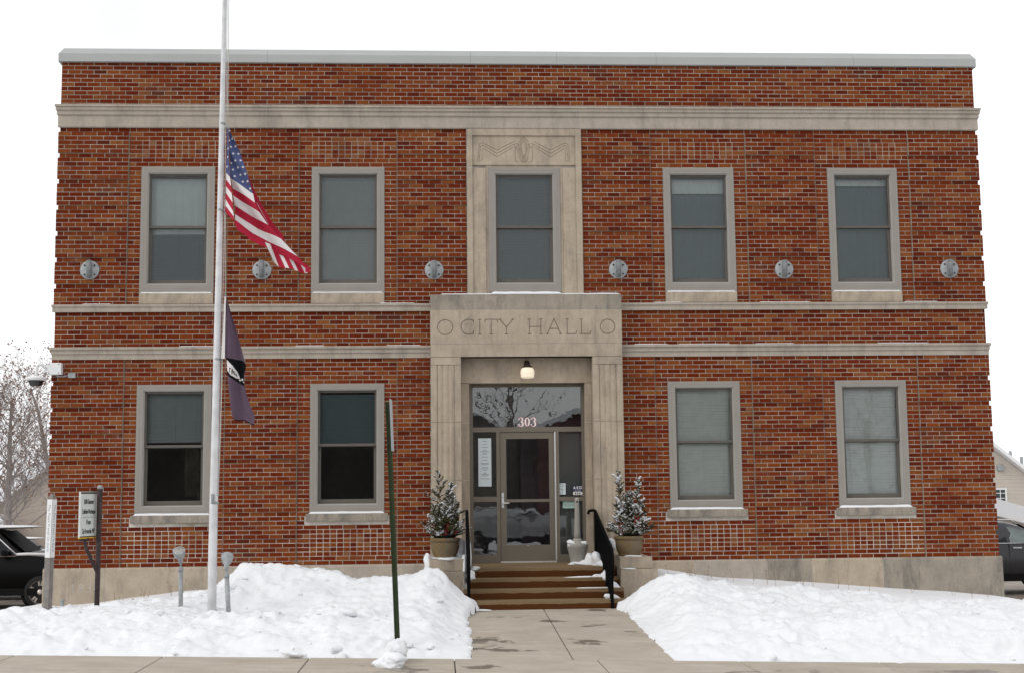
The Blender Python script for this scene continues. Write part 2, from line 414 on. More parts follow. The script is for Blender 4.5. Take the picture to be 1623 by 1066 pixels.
so = bpy.data.objects.new('sun', sl); COL.objects.link(so)
sd = Vector((math.sin(SUN_AZ)*math.cos(SUN_EL), math.cos(SUN_AZ)*math.cos(SUN_EL), math.sin(SUN_EL)))
so.rotation_euler = sd.to_track_quat('Z', 'Y').to_euler(); so.location = (-8, -10, 30)
SC.view_settings.view_transform = 'Standard'; SC.view_settings.look = 'None'; SC.view_settings.exposure = 0.0; SC.view_settings.gamma = 1
SC.cycles.use_denoising = True; SC.cycles.max_bounces = 8; SC.cycles.transparent_max_bounces = 16
SC.render.film_transparent = False

# ================================================================== CITY HALL
XL, XR = -7.345, 8.325
hall = thing('city_hall', (0,0,0), 'two storey red brick city hall with limestone trim and central stone entrance', 'city hall')
WW, WH = 1.217, 2.13
UP = [-5.975, -3.140, -.163, 2.825, 5.674]; LOW = [-5.977, -3.143, 2.821, 5.669]
ZU, ZL = 5.07, 1.418
PBOX = (-1.155, 2.04, .56, 5.0)      # entrance stonework
SBOX = (-.53, 1.425, 5.0, 7.86)      # stone surround of the middle window

# ---- bricks
BL, HB, MJ = .215, .1075, .0108
bk = MB(); mo = MB()
def tone(bias=0.):
    r = random.random()
    t = min(1., max(0., random.betavariate(1.9, 1.9)+bias))
    if r < .025: t = random.uniform(0, .14)
    return t
def brick(x0, x1, z0, h, y, bias=0., dep=.03):
    j = lambda a: random.uniform(-a, a)
    xa, xb = x0+MJ/2+j(.0012), x1-MJ/2+j(.0012); za, zb = z0+MJ/2+j(.001), z0+h-MJ/2+j(.001); yy = y+j(.0018)
    bk.tn = tone(bias); c = .0025; yb = yy+dep
    v = [(xa,yb,za),(xb,yb,za),(xb,yb,zb),(xa,yb,zb),(xa,yy+c,za),(xb,yy+c,za),(xb,yy+c,zb),(xa,yy+c,zb),(xa+c,yy+j(.0008),za+c),(xb-c,yy+j(.0008),za+c),(xb-c,yy+j(.0008),zb-c),(xa+c,yy+j(.0008),zb-c)]
    bk.add(v, [(0,1,5,4),(1,2,6,5),(2,3,7,6),(3,0,4,7),(4,5,9,8),(5,6,10,9),(6,7,11,10),(7,4,8,11),(8,9,10,11)])
def run(x0, x1, z, h, y, first, bias=0., dep=.03):
    x = x0; L = first
    while x < x1-.002:
        e = x+L
        if x1-e < .045: e = x1
        e = min(e, x1); brick(x, e, z, h, y, bias, dep); x = e; L = BL
PIER = .024
def pier_row(x0, x1, z, h, i, rec, endl, endr):
    y = 0. if rec else -PIER
    a = x0-(PIER if endl and not rec else 0); b = x1+(PIER if endr and not rec else 0)
    if not (endl): a += .006
    if not (endr): b -= .006
    run(a, b, z, h, y, BL if i % 2 else HB, -.03, .03)
def bay_row(x0, x1, z, h, i, hole=None, grid=False, sill=None):
    if hole:
        hx0, hx1 = hole
        for (a, b) in ((x0, hx0), (hx1, x1)):
            if i % 2: brick(a, b, z, h, 0, .02)
            else:
                m = (a+b)/2; brick(a, m, z, h, 0, .04); brick(m, b, z, h, 0, .04)
    elif grid:
        a, b = x0+BL, x1-BL
        for (p, q) in ((x0, a), (b, x1)):
            if i % 2: brick(p, q, z, h, 0, .08)
            else: brick(p, (p+q)/2, z, h, 0, .08); brick((p+q)/2, q, z, h, 0, .08)
        n = 11; d = (b-a)/n
        for k in range(n): brick(a+k*d, a+(k+1)*d, z, h, 0, .13)
    else: run(x0, x1, z, h, 0, BL if i % 2 else HB, .03)
def zone(z0, z1, n, wins, zb, mid, rec_at, base_rows, grid_rows, sill_hole):
    """wins: window left edges; mid: stone span that interrupts the wall"""
    h = (z1-z0)/n
    edges = [XL]; segs = []
    prev = XL; items = sorted([('b', w-.21, w+WW+.21, w) for w in wins]+[('m', mid[0], mid[1], 0)], key=lambda t: t[1])
    for it in items:
        segs.append(('p', prev, it[1], None)); segs.append(it); prev = it[2]
    segs.append(('p', prev, XR, None))
    for r in range(n):
        z = z0+r*h
        for s in segs:
            k, a, b, wx = s
            if k == 'm': continue
            if r in base_rows and not k == 'm':
                if k == 'p': run(a, b, z, h, 0, BL if r % 2 else HB)
                else: bay_row(a, b, z, h, r)
                continue
            if k == 'p': pier_row(a, b, z, h, r, rec_at(r), a == XL, b == XR)
            else:
                hole = None
                if z+h > zb+.012 and z < zb+WH-.012: hole = (wx, wx+WW)
                elif sill_hole and z+h > sill_hole[0]+.01 and z < zb+.012: hole = (wx-sill_hole[1], wx+WW+sill_hole[1])
                if hole and hole[0] < wx-.01:
                    run(a, hole[0], z, h, 0, hole[0]-a if r % 2 else .06); run(hole[1], b, z, h, 0, b-hole[1])
                else: bay_row(a, b, z, h, r, hole, r in grid_rows)
    # mortar blocks behind the proud courses of each pier
    for s in segs:
        if s[0] != 'p': continue
        r = 0
        while r < n:
            if rec_at(r) or r in base_rows: r += 1; continue
            r2 = r
            while r2 < n and not rec_at(r2) and r2 not in base_rows: r2 += 1
            a = s[1]-(PIER-.006 if s[1] == XL else -.009); b = s[2]+(PIER-.006 if s[2] == XR else -.009)
            mo.box(a, b, -PIER+.006, .02, z0+r*h+.003, z0+r2*h-.003); r = r2
        mo.cur = 1
        for e in (s[1], s[2]):
            if e not in (XL, XR, mid[0], mid[1]): mo.box(e-.004, e+.005, -.0035, .02, z0+.01, z0+(n-len(base_rows))*h-.005)
        mo.cur = 0
run_rows = lambda z0, z1, n, segs: [run(a, b, z0+i*(z1-z0)/n, (z1-z0)/n, 0, BL if i % 2 else HB, -.02) for i in range(n) for a, b in segs]
run_rows(8.225, 9.02, 11, [(XL, XR)])                                        # parapet
zone(4.85, 7.875, 41, [UP[0], UP[1], UP[3], UP[4]], ZU, (SBOX[0], SBOX[1]), lambda r: (40-r) % 6 == 0, {40}, {34, 35, 36, 37} , (4.85, 0.))
run_rows(4.155, 4.755, 8, [(XL, PBOX[0]), (PBOX[1], XR)])                     # band between the string courses
zone(.58, 3.975, 47, LOW, ZL, (PBOX[0], PBOX[1]), lambda r: r % 6 == 5, set(), {2,3,4,5,6,7}, (1.285, .08))
bk.build('brickwork', 'brick', hall, tone=True)
# mortar sheet with openings
holes = [(w+.02, w+WW-.02, ZU+.02, ZU+WH-.02) for w in UP]+[(w+.02, w+WW-.02, ZL+.02, ZL+WH-.02) for w in LOW]+[(-.655, 1.54, .5, 3.975)]
xs = sorted({XL+.004, XR-.004}|{h[0] for h in holes}|{h[1] for h in holes}); zs = sorted({.3, 9.05}|{h[2] for h in holes}|{h[3] for h in holes})
for i in range(len(xs)-1):
    for j in range(len(zs)-1):
        cx, cz = (xs[i]+xs[i+1])/2, (zs[j]+zs[j+1])/2
        if any(h[0] < cx < h[1] and h[2] < cz < h[3] for h in holes): continue
        mo.cur = 2 if cz < 1.43 else 0
        mo.quad((xs[i],.006,zs[j]),(xs[i+1],.006,zs[j]),(xs[i+1],.006,zs[j+1]),(xs[i],.006,zs[j+1]))
mo.build('mortar_bed', ['mortar','joint_dark','mortar_pale'], hall)
# shell: side and back walls, roof, floors
sw = MB()
sw.box(XL, XL+.3, .036, 14, -1.2, 9.0); sw.box(XR-.3, XR, .036, 14, -1.2, 9.0); sw.box(XL+.3, XR-.3, 13.7, 14, -1.2, 9.0)
sw.build('side_wall', 'sidebrick', hall)
rf = MB(); rf.box(XL+.3, XR-.3, .04, 13.7, 8.2, 8.35); rf.build('roof', 'roofing', hall)
it = MB()
it.box(XL+.305, XR-.305, 4.5, 4.6, .3, 8.15); it.cur = 0
for x in (-4.35, -1.6, 2.3, 5.05): it.box(x, x+.1, .08, 4.48, .62, 4.05); it.box(x, x+.1, .08, 4.48, 4.35, 8.15)
it.build('partition', 'interior', hall)
fl = MB(); fl.box(XL+.31, XR-.31, .06, 13.6, 4.08, 4.3); fl.box(XL+.31, XR-.31, .3, 13.6, .4, .56); fl.build('floor', 'interior_dark', hall)

# ---- coping, cornice, string courses, plinth
cp = MB()
cop = [(.3,9.0),(-.03,9.0),(-.03,9.008),(-.05,9.008),(-.05,9.145),(.02,9.255),(.3,9.255)]
jx = [XL-.01, -3.9, -.45, 1.03, 2.75, 6.2, XR+.01]
for a, b in zip(jx[:-1], jx[1:]):
    m0 = 0; m1 = 0
    n = len(cop)
    va = [((a-.035 + (max(0, y+.05)*1. if z > 9.2 else 0)) if a < XL else a+.0015, y, z) for y, z in cop]
    vb = [((b+.035 - (max(0, y+.05)*1. if z > 9.2 else 0)) if b > XR else b-.0015, y, z) for y, z in cop]
    # keep the hipped end shallow
    va = [(min(x, a+.06), y, z) for x, y, z in va]; vb = [(max(x, b-.06), y, z) for x, y, z in vb]
    cp.add(va+vb, [(i,(i+1)%n,n+(i+1)%n,n+i) for i in range(n)]+[tuple(range(n-1,-1,-1)), tuple(range(n,2*n))])
cp.build('coping', 'coping', hall)
def band(name, prof, segs, jts, mat, ret=True):
    d = .0022
    for a, b in segs:
        mb = MB()
        cuts = [a]+[x for x in jts if a+.1 < x < b-.1]+[b]
        for p, q in zip(cuts[:-1], cuts[1:]):
            mb.profile_x(prof, p+(d if p != a else 0), q-(d if q != b else 0), .55 if (p == XL and ret) else 0, .55 if (q == XR and ret) else 0)
        if len(cuts) > 2:
            mb.cur = 1
            zlo = min(p[1] for p in prof)+.004; zhi = max(p[1] for p in prof)-.004
            for x in cuts[1:-1]:
                # mortar fillet that follows the moulding 3 mm behind its face
                mb.profile_x([(y+.003 if y < .02 else y, z) for y, z in prof], x-d*1.05, x+d*1.05)
            mb.cur = 0
        mb.build(name, [mat, 'joint'], hall)
band('cornice', [(.04,7.87),(-.035,7.87),(-.045,7.885),(-.045,8.065),(-.058,8.072),(-.072,8.085),(-.072,8.14),(-.088,8.15),(-.098,8.16),(-.098,8.205),(-.118,8.212),(-.118,8.247),(.04,8.256)],
     [(XL,XR)], [-5.62,-3.9,-2.22,-.45,1.35,3.0,4.58,6.02,7.1], 'stone_pale')
jt = [-5.1,-3.65,-2.45,-1.75,3.02,4.2,5.4,6.9]
band('string_course', [(.04,4.745),(-.05,4.745),(-.05,4.815),(-.06,4.825),(-.072,4.835),(-.072,4.868),(.04,4.876)], [(XL,PBOX[0]),(PBOX[1],XR)], jt, 'stone_pale')
band('string_course', [(.04,3.965),(-.035,3.965),(-.035,4.045),(-.055,4.055),(-.055,4.11),(-.075,4.12),(-.085,4.13),(-.085,4.165),(.04,4.174)], [(XL,PBOX[0]),(PBOX[1],XR)], jt, 'stone_pale')

# ---- height-field panels: grooves cut into stone
def panel(name, x0, x1, z0, z1, y, strokes, width, depth, mat, parent, res=.005, dirt_shade=.72):
    nx = int((x1-x0)/res)+1; nz = int((z1-z0)/res)+1
    X, Z = np.meshgrid(np.linspace(x0,x1,nx), np.linspace(z0,z1,nz))
    D = np.full(X.shape, 9.)
    for pl in strokes:
        for (ax, az), (bx, bz) in zip(pl[:-1], pl[1:]):
            dx, dz = bx-ax, bz-az; L2 = dx*dx+dz*dz+1e-12
            t = np.clip(((X-ax)*dx+(Z-az)*dz)/L2, 0, 1)
            D = np.minimum(D, np.hypot(X-ax-t*dx, Z-az-t*dz))
    g = np.clip(1-D/(width/2), 0, 1)
    Y = y+depth*g
    V = np.stack([X,Y,Z], -1).reshape(-1,3)
    idx = np.arange(nx*nz).reshape(nz,nx)
    F = np.stack([idx[:-1,:-1],idx[:-1,1:],idx[1:,1:],idx[1:,:-1]], -1).reshape(-1,4)
    off = world(parent)
    me = bpy.data.meshes.new(name); me.from_pydata((V-np.array(off)).tolist(), [], F.tolist())
    me.materials.append(M[mat])
    at = me.attributes.new('groove_shade_grime', 'FLOAT', 'POINT'); at.data.foreach_set('value', (np.clip(g*1.6,0,1)*dirt_shade).reshape(-1).astype(np.float32))  # darkens each groove for its shadow as well as its dirt
    me.update(); o = bpy.data.objects.new(name, me); COL.objects.link(o); o.parent = parent; return o
def arc(cx, cz, rx, rz, a0, a1, n=28): return [(cx+rx*math.cos(math.radians(a0+(a1-a0)*i/n)), cz+rz*math.sin(math.radians(a0+(a1-a0)*i/n))) for i in range(n+1)]
def serif(x, z, w=.022): return [(x-w, z), (x+w, z)]

# plinth (cut round the corner-stone panel)
pl = MB(); pprof = [(.0,-1.0),(-.062,-1.0),(-.062,.555),(-.03,.585),(.0,.585)]
pcuts = [XL-.06, -6.98, -6.42, -4.75, -2.9, PBOX[0]]
for a, b in zip(pcuts[:-1], pcuts[1:]):
    if abs(a+6.98) < .01:
        pl.profile_x([(.0,-1.0),(-.062,-1.0),(-.062,.17),(.0,.17)], a+.002, b-.002); pl.profile_x([(0,.37),(-.062,.37),(-.062,.555),(-.03,.585),(0,.585)], a+.002, b-.002)
    else: pl.cur = random.choice([0,0,2,3]); pl.profile_x(pprof, a+.0035, b-.0035); pl.cur = 0
pl.cur = 1; pl.box(XL-.05, PBOX[0], -.058, .0, -1, .55); pl.cur = 0; pl.box(XL-.06, XL, .0, 14, -1, .57)
pl.build('plinth', ['stone', 'joint', 'stone_dark', 'stone_pale'], hall); pl = MB()
pcuts = [PBOX[1], 3.2, 4.4, 5.15, 6.35, XR+.06]
for k_, (a, b) in enumerate(zip(pcuts[:-1], pcuts[1:])): pl.cur = (0,3,2,0,2)[k_]; pl.profile_x(pprof, a+.0035, b-.0035)
pl.cur = 0
pl.cur = 1; pl.box(PBOX[1], XR+.05, -.058, .0, -1, .55); pl.cur = 0
pl.box(XR, XR+.06, .0, 14, -1, .57)
pl.build('plinth', ['stone', 'joint', 'stone_dark', 'stone_pale'], hall)
dz = .20; ds = []
ds += [[(-6.92,.33),(-6.92,.21)],[(-6.94,.31),(-6.92,.33)],[(-6.945,.21),(-6.895,.21)]]
ds += [arc(-6.80,.295,.032,.036,0,360), arc(-6.80,.28,.034,.07,0,-110)]
ds += [arc(-6.67,.298,.030,.032,150,-80), arc(-6.67,.238,.034,.032,90,-150)]
ds += [[(-6.515,.21),(-6.515,.33),(-6.59,.245),(-6.49,.245)]]
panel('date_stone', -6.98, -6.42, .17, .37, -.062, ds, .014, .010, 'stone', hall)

# ---- entrance stonework
es = MB(); P0, P1 = PBOX[0], PBOX[1]
yf = -.2; d = .003
def blk(x0, x1, z0, z1, y0=yf, y1=.05): es.box(x0+d, x1-d, y0, y1, z0+d, z1-d)
es.cur = 2
for a, b in ((P0,-.535),(-.535,1.413),(1.413,P1)): blk(a, b, 4.742, 5.0)
es.cur = 0
blk(P0, P1, 3.957, 4.174)
for a, b in ((P0,-.65),(1.535,P1)): blk(a, b, 3.828, 3.957)
def flute_shaft(a, b, z0, z1, m=.105):
    pts = [(a+d,.05),(a+d,yf),(a+m,yf),(a+m,yf+.018)]
    n = 3; wd = (b-a-2*m)/n
    for k in range(n):
        for i in range(1, 9):
            t = i/8; pts.append((a+m+wd*(k+t), yf+.018-.013*math.sin(PI*t)))
        if k < n-1: pts.append((a+m+wd*(k+1)+.004, yf+.020))
    pts += [(b-m,yf),(b-d,yf),(b-d,.05)]
    es.prism_z(pts, z0+d, z1-d)
for z0, z1 in ((.90,1.93),(1.93,2.88),(2.88,3.828)):
    flute_shaft(P0, -.65, z0, z1); flute_shaft(1.535, P1, z0, z1)
blk(P0-.015, -.65, .0, .90, yf-.02); blk(1.535, P1+.015, .0, .90, yf-.02)
# recessed lintel and jambs
es.box(-.65, 1.535, .05, .4, 3.542, 3.99)
for z0, z1 in ((.55,1.93),(1.93,2.88),(2.88,3.538)):
    es.box(-.648, -.512, .05, .4, z0+d, z1-d); es.box(1.427, 1.533, .05, .4, z0+d, z1-d)
es.cur = 1
es.box(P0+.004, P1-.004, yf+.006, .03, 3.96, 4.18); es.box(P0+.004, P1-.004, yf+.02, .03, 4.18, 4.73); es.box(P0+.004, P1-.004, yf+.004, .03, 4.73, 4.99)
es.box(P0+.004, -.655, yf+.024, .03, .3, 3.95); es.box(1.54, P1-.004, yf+.024, .03, .3, 3.95)
es.box(-.645, -.515, .054, .3, .55, 3.53); es.box(1.43, 1.53, .054, .3, .55, 3.53)
es.cur = 0
es.box(P0, P0+.02, yf+.002, .03, 4.176, 4.74); es.box(P1-.02, P1, yf+.002, .03, 4.176, 4.74)
es.build('entrance_surround', ['stone', 'joint', 'stone_dark'], hall)
# carved frieze : O CITY HALL O
zt, zb_ = 4.577, 4.333; zm = (zt+zb_)/2; St = []
St += [arc(-.909,4.45,.127,.123,0,360,40), arc(1.801,4.452,.122,.120,0,360,40)]
St += [arc(-.52,zm,.125,.124,52,308,30), [(-.443,zt-.004),(-.436,zt-.055)], [(-.443,zb_+.004),(-.436,zb_+.055)]]
St += [[(-.333,zt),(-.333,zb_)], serif(-.333,zt), serif(-.333,zb_)]
St += [[(-.243,zt),(-.043,zt)], [(-.143,zt),(-.143,zb_)], serif(-.143,zb_), [(-.243,zt),(-.25,zt-.05)], [(-.043,zt),(-.036,zt-.05)]]
St += [[(.0,zt),(.11,zm-.01),(.219,zt)], [(.11,zm-.01),(.11,zb_)], serif(.11,zb_), serif(0,zt,.02), serif(.219,zt,.02)]
St += [[(.492,zt),(.492,zb_)], [(.684,zt),(.684,zb_)], [(.492,zm),(.684,zm)], serif(.492,zt), serif(.492,zb_), serif(.684,zt), serif(.684,zb_)]
St += [[(.79,zb_),(.905,zt+.006),(1.015,zb_)], [(.835,zm-.035),(.972,zm-.035)], serif(.79,zb_,.02), serif(1.015,zb_,.02)]
St += [[(1.125,zt),(1.125,zb_),(1.272,zb_),(1.278,zb_+.045)], serif(1.125,zt), serif(1.125,zb_)]
St += [[(1.362,zt),(1.362,zb_),(1.515,zb_),(1.522,zb_+.045)], serif(1.362,zt), serif(1.362,zb_)]
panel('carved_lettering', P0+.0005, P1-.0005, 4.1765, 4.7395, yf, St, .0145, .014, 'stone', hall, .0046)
# snow on top of the entrance block
def snowcap(x0, x1, y0, y1, z, h, parent, name='snow_cap', seed=0, sag=.0):
    mb = MB(); nx = max(8, int((x1-x0)/.04)); ny = 5; mb.sm = True
    X, Yy = np.meshgrid(np.linspace(0,1,nx+1), np.linspace(0,1,ny+1))
    ex = np.clip(np.minimum(X, 1-X)*(x1-x0)/(h*1.2), 0, 1)**.5; ey = np.clip(X*0+np.minimum(Yy, 1)*4, 0, 1)**.6
    hh = h*ex*(.35+.65*ey)*(1+.35*fbm((x0+X*(x1-x0)), Yy*(y1-y0)+seed*3.7, 2.2, 3))
    V = np.stack([x0+X*(x1-x0), y0+Yy*(y1-y0)-.008*fbm(x0+X*(x1-x0), seed+0*Yy, 6, 2), z+hh], -1).reshape(-1,3)
    B = V.copy(); B[:,2] = z
    n = V.shape[0]; idx = np.arange(n).reshape(ny+1,nx+1); fs = []
    for j in range(ny):
        for i in range(nx): fs.append((idx[j,i],idx[j,i+1],idx[j+1,i+1],idx[j+1,i]))
    for i in range(nx): fs.append((idx[0,i]+n, idx[0,i+1]+n, idx[0,i+1], idx[0,i])); fs.append((idx[ny,i+1]+n, idx[ny,i]+n, idx[ny,i], idx[ny,i+1]))
    for j in range(ny): fs.append((idx[j+1,0]+n, idx[j,0]+n, idx[j,0], idx[j+1,0])); fs.append((idx[j,nx]+n, idx[j+1,nx]+n, idx[j+1,nx], idx[j,nx]))
    mb.add(V.tolist()+B.tolist(), fs); return mb.build(name, "snow_clean", parent)
snowcap(-.98, 2.03, -.195, -.005, 4.999, .022, hall, seed=4); snowcap(-.15, 1.05, -.20, -.03, 5.003, .045, hall, seed=5)
for k, (x, l, z) in enumerate([(2.6,.5,4.875),(4.4,.9,4.875),(6.9,.6,4.875),(-2.0,.6,4.875),(-6.9,.5,4.875),(2.25,.6,4.172),(3.0,.9,4.172),(4.3,.7,4.172),(6.4,.9,4.172),(-1.9,.6,4.172),(-3.4,.5,4.172),(-5.3,.8,4.172)]):
    snowcap(x, x+l, -.07, -.004, z-.004, .010, hall, seed=k+20)

# ---- stone surround of the middle window
ss = MB(); X0, X1 = SBOX[0], SBOX[1]
ss.box(X0, X0+.098, -.045, .04, 5.03, 7.866); ss.box(X1-.1, X1, -.045, .04, 5.03, 7.866); ss.box(X0+.1, X1-.102, -.045, .04, 7.752, 7.866)
for x0, x1 in ((X0+.1,-.21),(1.102,X1-.102)):
    zz = [5.03, 5.73, 6.423, 7.19]
    for a, b in zip(zz[:-1], zz[1:]): ss.box(x0, x1, -.022, .04, a+.002, b-.002)
for z in (5.73, 6.423, 7.19): pass
ss.cur = 1
ss.box(X0+.1, -.211, -.019, .03, 5.04, 7.19); ss.box(1.103, X1-.102, -.019, .03, 5.04, 7.19)
for z in (5.73, 6.423, 7.19):
    ss.box(X0-.0006, X0+.0986, -.0462, .03, z-.0025, z+.0025); ss.box(X1-.1006, X1+.0006, -.0462, .03, z-.0025, z+.0025)
ss.cur = 0
ss.box(-.207, -.166, -.004, .04, 5.05, 7.20); ss.box(1.057, 1.1, -.004, .04, 5.05, 7.20); ss.box(-.207, 1.1, -.004, .04, 7.203, 7.238)
ss.box(X0+.1, X1-.102, .0, .04, 7.24, 7.75)
ss.build('window_surround', ['stone', 'joint'], hall)
O = []
c0 = .446
for sg in (-1, 1):
    X = lambda x: c0+sg*x
    O += [[(X(.0),7.735),(X(.075),7.655),(X(.085),7.60),(X(.05),7.40),(X(0),7.275)]]
    O += [[(X(.0),7.70),(X(.055),7.63),(X(.062),7.58),(X(.032),7.42),(X(0),7.33)]]
    O += [[(X(.0),7.66),(X(.038),7.61),(X(.042),7.56),(X(.02),7.44),(X(0),7.37)]]
    O += [arc(X(.128),7.583,.034,.034,0,360,20)]
    for o in (0, .038, .076): O += [[(X(.17),7.65-o*1.25),(X(.455),7.50-o*1.45),(X(.70),7.625-o*1.1)] if o < .05 else [(X(.19),7.55),(X(.455),7.385),(X(.69),7.53)]]
    O += [[(X(.70),7.63),(X(.755),7.60),(X(.79),7.30)], [(X(.70),7.59),(X(.735),7.56),(X(.765),7.30)], [(X(.71),7.53),(X(.71),7.33),(X(.77),7.30)]]
    O += [[(X(.10),7.545),(X(.06),7.33),(X(.02),7.29)], [(X(.145),7.54),(X(.145),7.31),(X(.09),7.29)]]
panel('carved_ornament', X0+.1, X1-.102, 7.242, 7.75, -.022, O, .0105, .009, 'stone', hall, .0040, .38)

# ---- windows
def ring(mb, x0, x1, z0, z1, l, r, b, t, y0, y1):
    mb.box(x0, x0+l, y0, y1, z0, z1); mb.box(x1-r, x1, y0, y1, z0, z1); mb.box(x0+l, x1-r, y0, y1, z0, z0+b); mb.box(x0+l, x1-r, y0, y1, z1-t, z1)
def win_meshes():
    fr = MB(); ring(fr, 0, WW, 0, WH, .108, .108, .135, .098, -.014, .12)
    ring(fr, .045, WW-.045, .06, WH-.04, .012, .012, .012, .012, -.0165, -.0142)   # stepped edge of the casing
    fr.cur = 1; ring(fr, .108, WW-.108, .135, WH-.098, .016, .016, .018, .014, .004, .12)
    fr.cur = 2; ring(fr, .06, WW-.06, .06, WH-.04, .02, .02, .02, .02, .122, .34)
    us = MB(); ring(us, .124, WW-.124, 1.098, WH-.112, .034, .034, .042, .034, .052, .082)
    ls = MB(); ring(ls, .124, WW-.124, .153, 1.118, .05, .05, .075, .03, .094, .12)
    ls.box(WW/2-.03, WW/2+.03, .082, .094, 1.112, 1.126)
    return fr, us, ls
frm, usm, lsm = win_meshes()
def window(x, z, cfg, low, first=[None]):
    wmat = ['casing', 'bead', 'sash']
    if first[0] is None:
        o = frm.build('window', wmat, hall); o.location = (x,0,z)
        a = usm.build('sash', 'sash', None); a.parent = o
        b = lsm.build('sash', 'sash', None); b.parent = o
        pm = MB(); pm.quad((.15,.066,1.13),(WW-.15,.066,1.13),(WW-.15,.066,WH-.14),(.15,.066,WH-.14)); p1 = pm.build('pane', 'glass', None); p1.parent = o
        pm = MB(); pm.quad((.155,.106,.2),(WW-.155,.106,.2),(WW-.155,.106,1.1),(.155,.106,1.1)); p2 = pm.build('pane', 'glass', None); p2.parent = o
        first[0] = (o, a, b, p1, p2)
    else:
        f = first[0]; o = f[0].copy(); COL.objects.link(o); o.location = (x,0,z)
        for c in f[1:]: cc = c.copy(); COL.objects.link(cc); cc.parent = o
    # blinds
    for (z0, z1, mat, style) in cfg:
        mb = MB()
        if style == 'slats':
            n = int((z1-z0)/.026)
            for i in range(n):
                zz = z0+(i+.5)*(z1-z0)/n; k = random.uniform(-.0015,.0015)
                mb.quad((.14,.165,zz-.0128+k),(WW-.14,.165,zz-.0128-k),(WW-.14,.175,zz+.0122-k),(.14,.175,zz+.0122+k))
            for xx in (.27, WW/2, WW-.27): mb.box(xx-.003, xx+.003, .160, .1625, z0, z1)
            mb.box(.14, WW-.14, .16, .182, z0-.018, z0-.002); mb.box(.14, WW-.14, .158, .19, z1+.002, z1+.035)
            mb.build('blind', mat, None).parent = o
        elif style == 'd':
            for (xa0, xb0, zt0) in ((.74,1.0,1.08),):
                for i in range(10):
                    xa, xb = xa0+(xb0-xa0)*i/10, xa0+(xb0-xa0)*(i+1)/10
                    mb.quad((xa,.3+.02*math.sin(i*1.3),z0+.1),(xb,.3+.02*math.sin((i+1)*1.3),z0+.1),(xb,.3+.02*math.sin((i+1)*1.3),zt0),(xa,.3+.02*math.sin(i*1.3),zt0))
            mb.build('curtain', mat, None).parent = o
        else:
            nx = 40
            for i in range(nx):
                xa, xb = .13+(WW-.26)*i/nx, .13+(WW-.26)*(i+1)/nx
                ya, yb = .19+.006*math.sin(i*1.1), .19+.006*math.sin((i+1)*1.1)
                mb.quad((xa,ya,z0),(xb,yb,z0),(xb,yb,z1),(xa,ya,z1))
            mb.build('shade', mat, None).parent = o
    # sill and snow lying on it
    if low is not None:
        sm = MB()
        if low: sm.bev(-.058, WW+.066, -.068, .02, -.130, -.004, .006); sm.build('sill', 'stone_dark', None).parent = o
        else: sm.bev(.0, WW, -.03, .03, -.19, -.012, .004); sm.build('sill', 'stone', None).parent = o
        s = random.randint(0, 99)
        if low: c = snowcap(-.015, WW+.012, -.06, -.0155, -.005, random.uniform(.030,.042), None, seed=s)
        else: c = snowcap(.012, WW-.012, -.028, -.0155, -.012, .018, None, seed=s)
        c.parent = o
    return o
Z0, Z1, ZM = .2, 1.97, 1.13
cfgU = [[(1.0,Z1,'shade','s'),(.2,.98,'blind_dim','slats')], [(Z0,Z1-.02,'blind','slats')], [(Z0,Z1,'blind_dim','slats')], [(1.72,Z1,'shade','s'),(Z0,1.70,'blind_dim','s')], [(1.86,Z1,'shade','s'),(Z0,1.84,'blind_dim','s')]]
cfgL = [[(1.2,Z1,'blind','slats'),(.2,1.08,'drape','d')], [(1.15,Z1-.05,'blind_dim','slats')], [(Z0,Z1,'blind_white','slats')], [(Z0,Z1,'blind_white','slats')]]
for x, c in zip(UP, cfgU): window(x, ZU, c, None if abs(x+.163) < .01 else False)
for x, c in zip(LOW, cfgL): window(x, ZL, c, True)

# ---- entrance door
YD = .28
ed = MB(); y0, y1 = YD-.03, YD+.07
FX0, FX1 = -.508, 1.423
ed.box(FX0, -.449, y0, y1, .565, 3.54); ed.box(1.381, FX1, y0, y1, .565, 3.54)                        # jambs
ed.box(-.449, 1.381, y0, y1, 3.495, 3.54); ed.box(-.449, 1.381, y0, y1, 2.735, 2.815)                # head, transom bar
ed.box(-.06, -.002, y0, y1, .565, 2.735); ed.box(.935, .993, y0, y1, .565, 2.735)                   # mullions
ed.box(-.449, -.06, y0, y1, 1.575, 1.66); ed.box(.993, 1.381, y0, y1, 1.575, 1.645)
ed.box(-.449, -.06, y0, y1, .565, .70); ed.box(.993, 1.381, y0, y1, .565, .695)
door = ed.build('entrance_door', 'doorframe', hall)
lf = MB(); ly0, ly1 = YD-.012, YD+.04
ring(lf, .003, .930, .592, 2.730, .103, .105, .263, .11, ly0, ly1); lf.box(.106, .825, ly0-.002, ly1+.002, 1.565, 1.612)
lf.build('door_leaf', 'doorframe', door)
th = MB(); th.box(-.0, .935, YD-.035, YD+.02, .565, .589); th.box(.916, .938, YD-.036, YD-.031, .6, 2.73); th.box(.44,.48,YD-.016,YD-.012,.838,.846)  # upright bright strip stands in for the lit edge of the leaf
th.build('threshold', 'silver', door)
hd = MB(); hd.box(.022, .062, YD-.03, YD-.012, 1.47, 1.72); hd.tube([(.042,YD-.03,1.55),(.042,YD-.075,1.55),(.15,YD-.08,1.55)], .012, 8); hd.lathe([(.016,0),(.016,-.02)], (.042,YD-.03,1.66), 12, axis='y')
hd.build('handle', 'silver', door)
def pane(x0, x1, z0, z1, y=YD+.015, mat='glass_door'):
    mb = MB(); mb.quad((x0,y,z0),(x1,y,z0),(x1,y,z1),(x0,y,z1)); return mb.build('pane', mat, door)
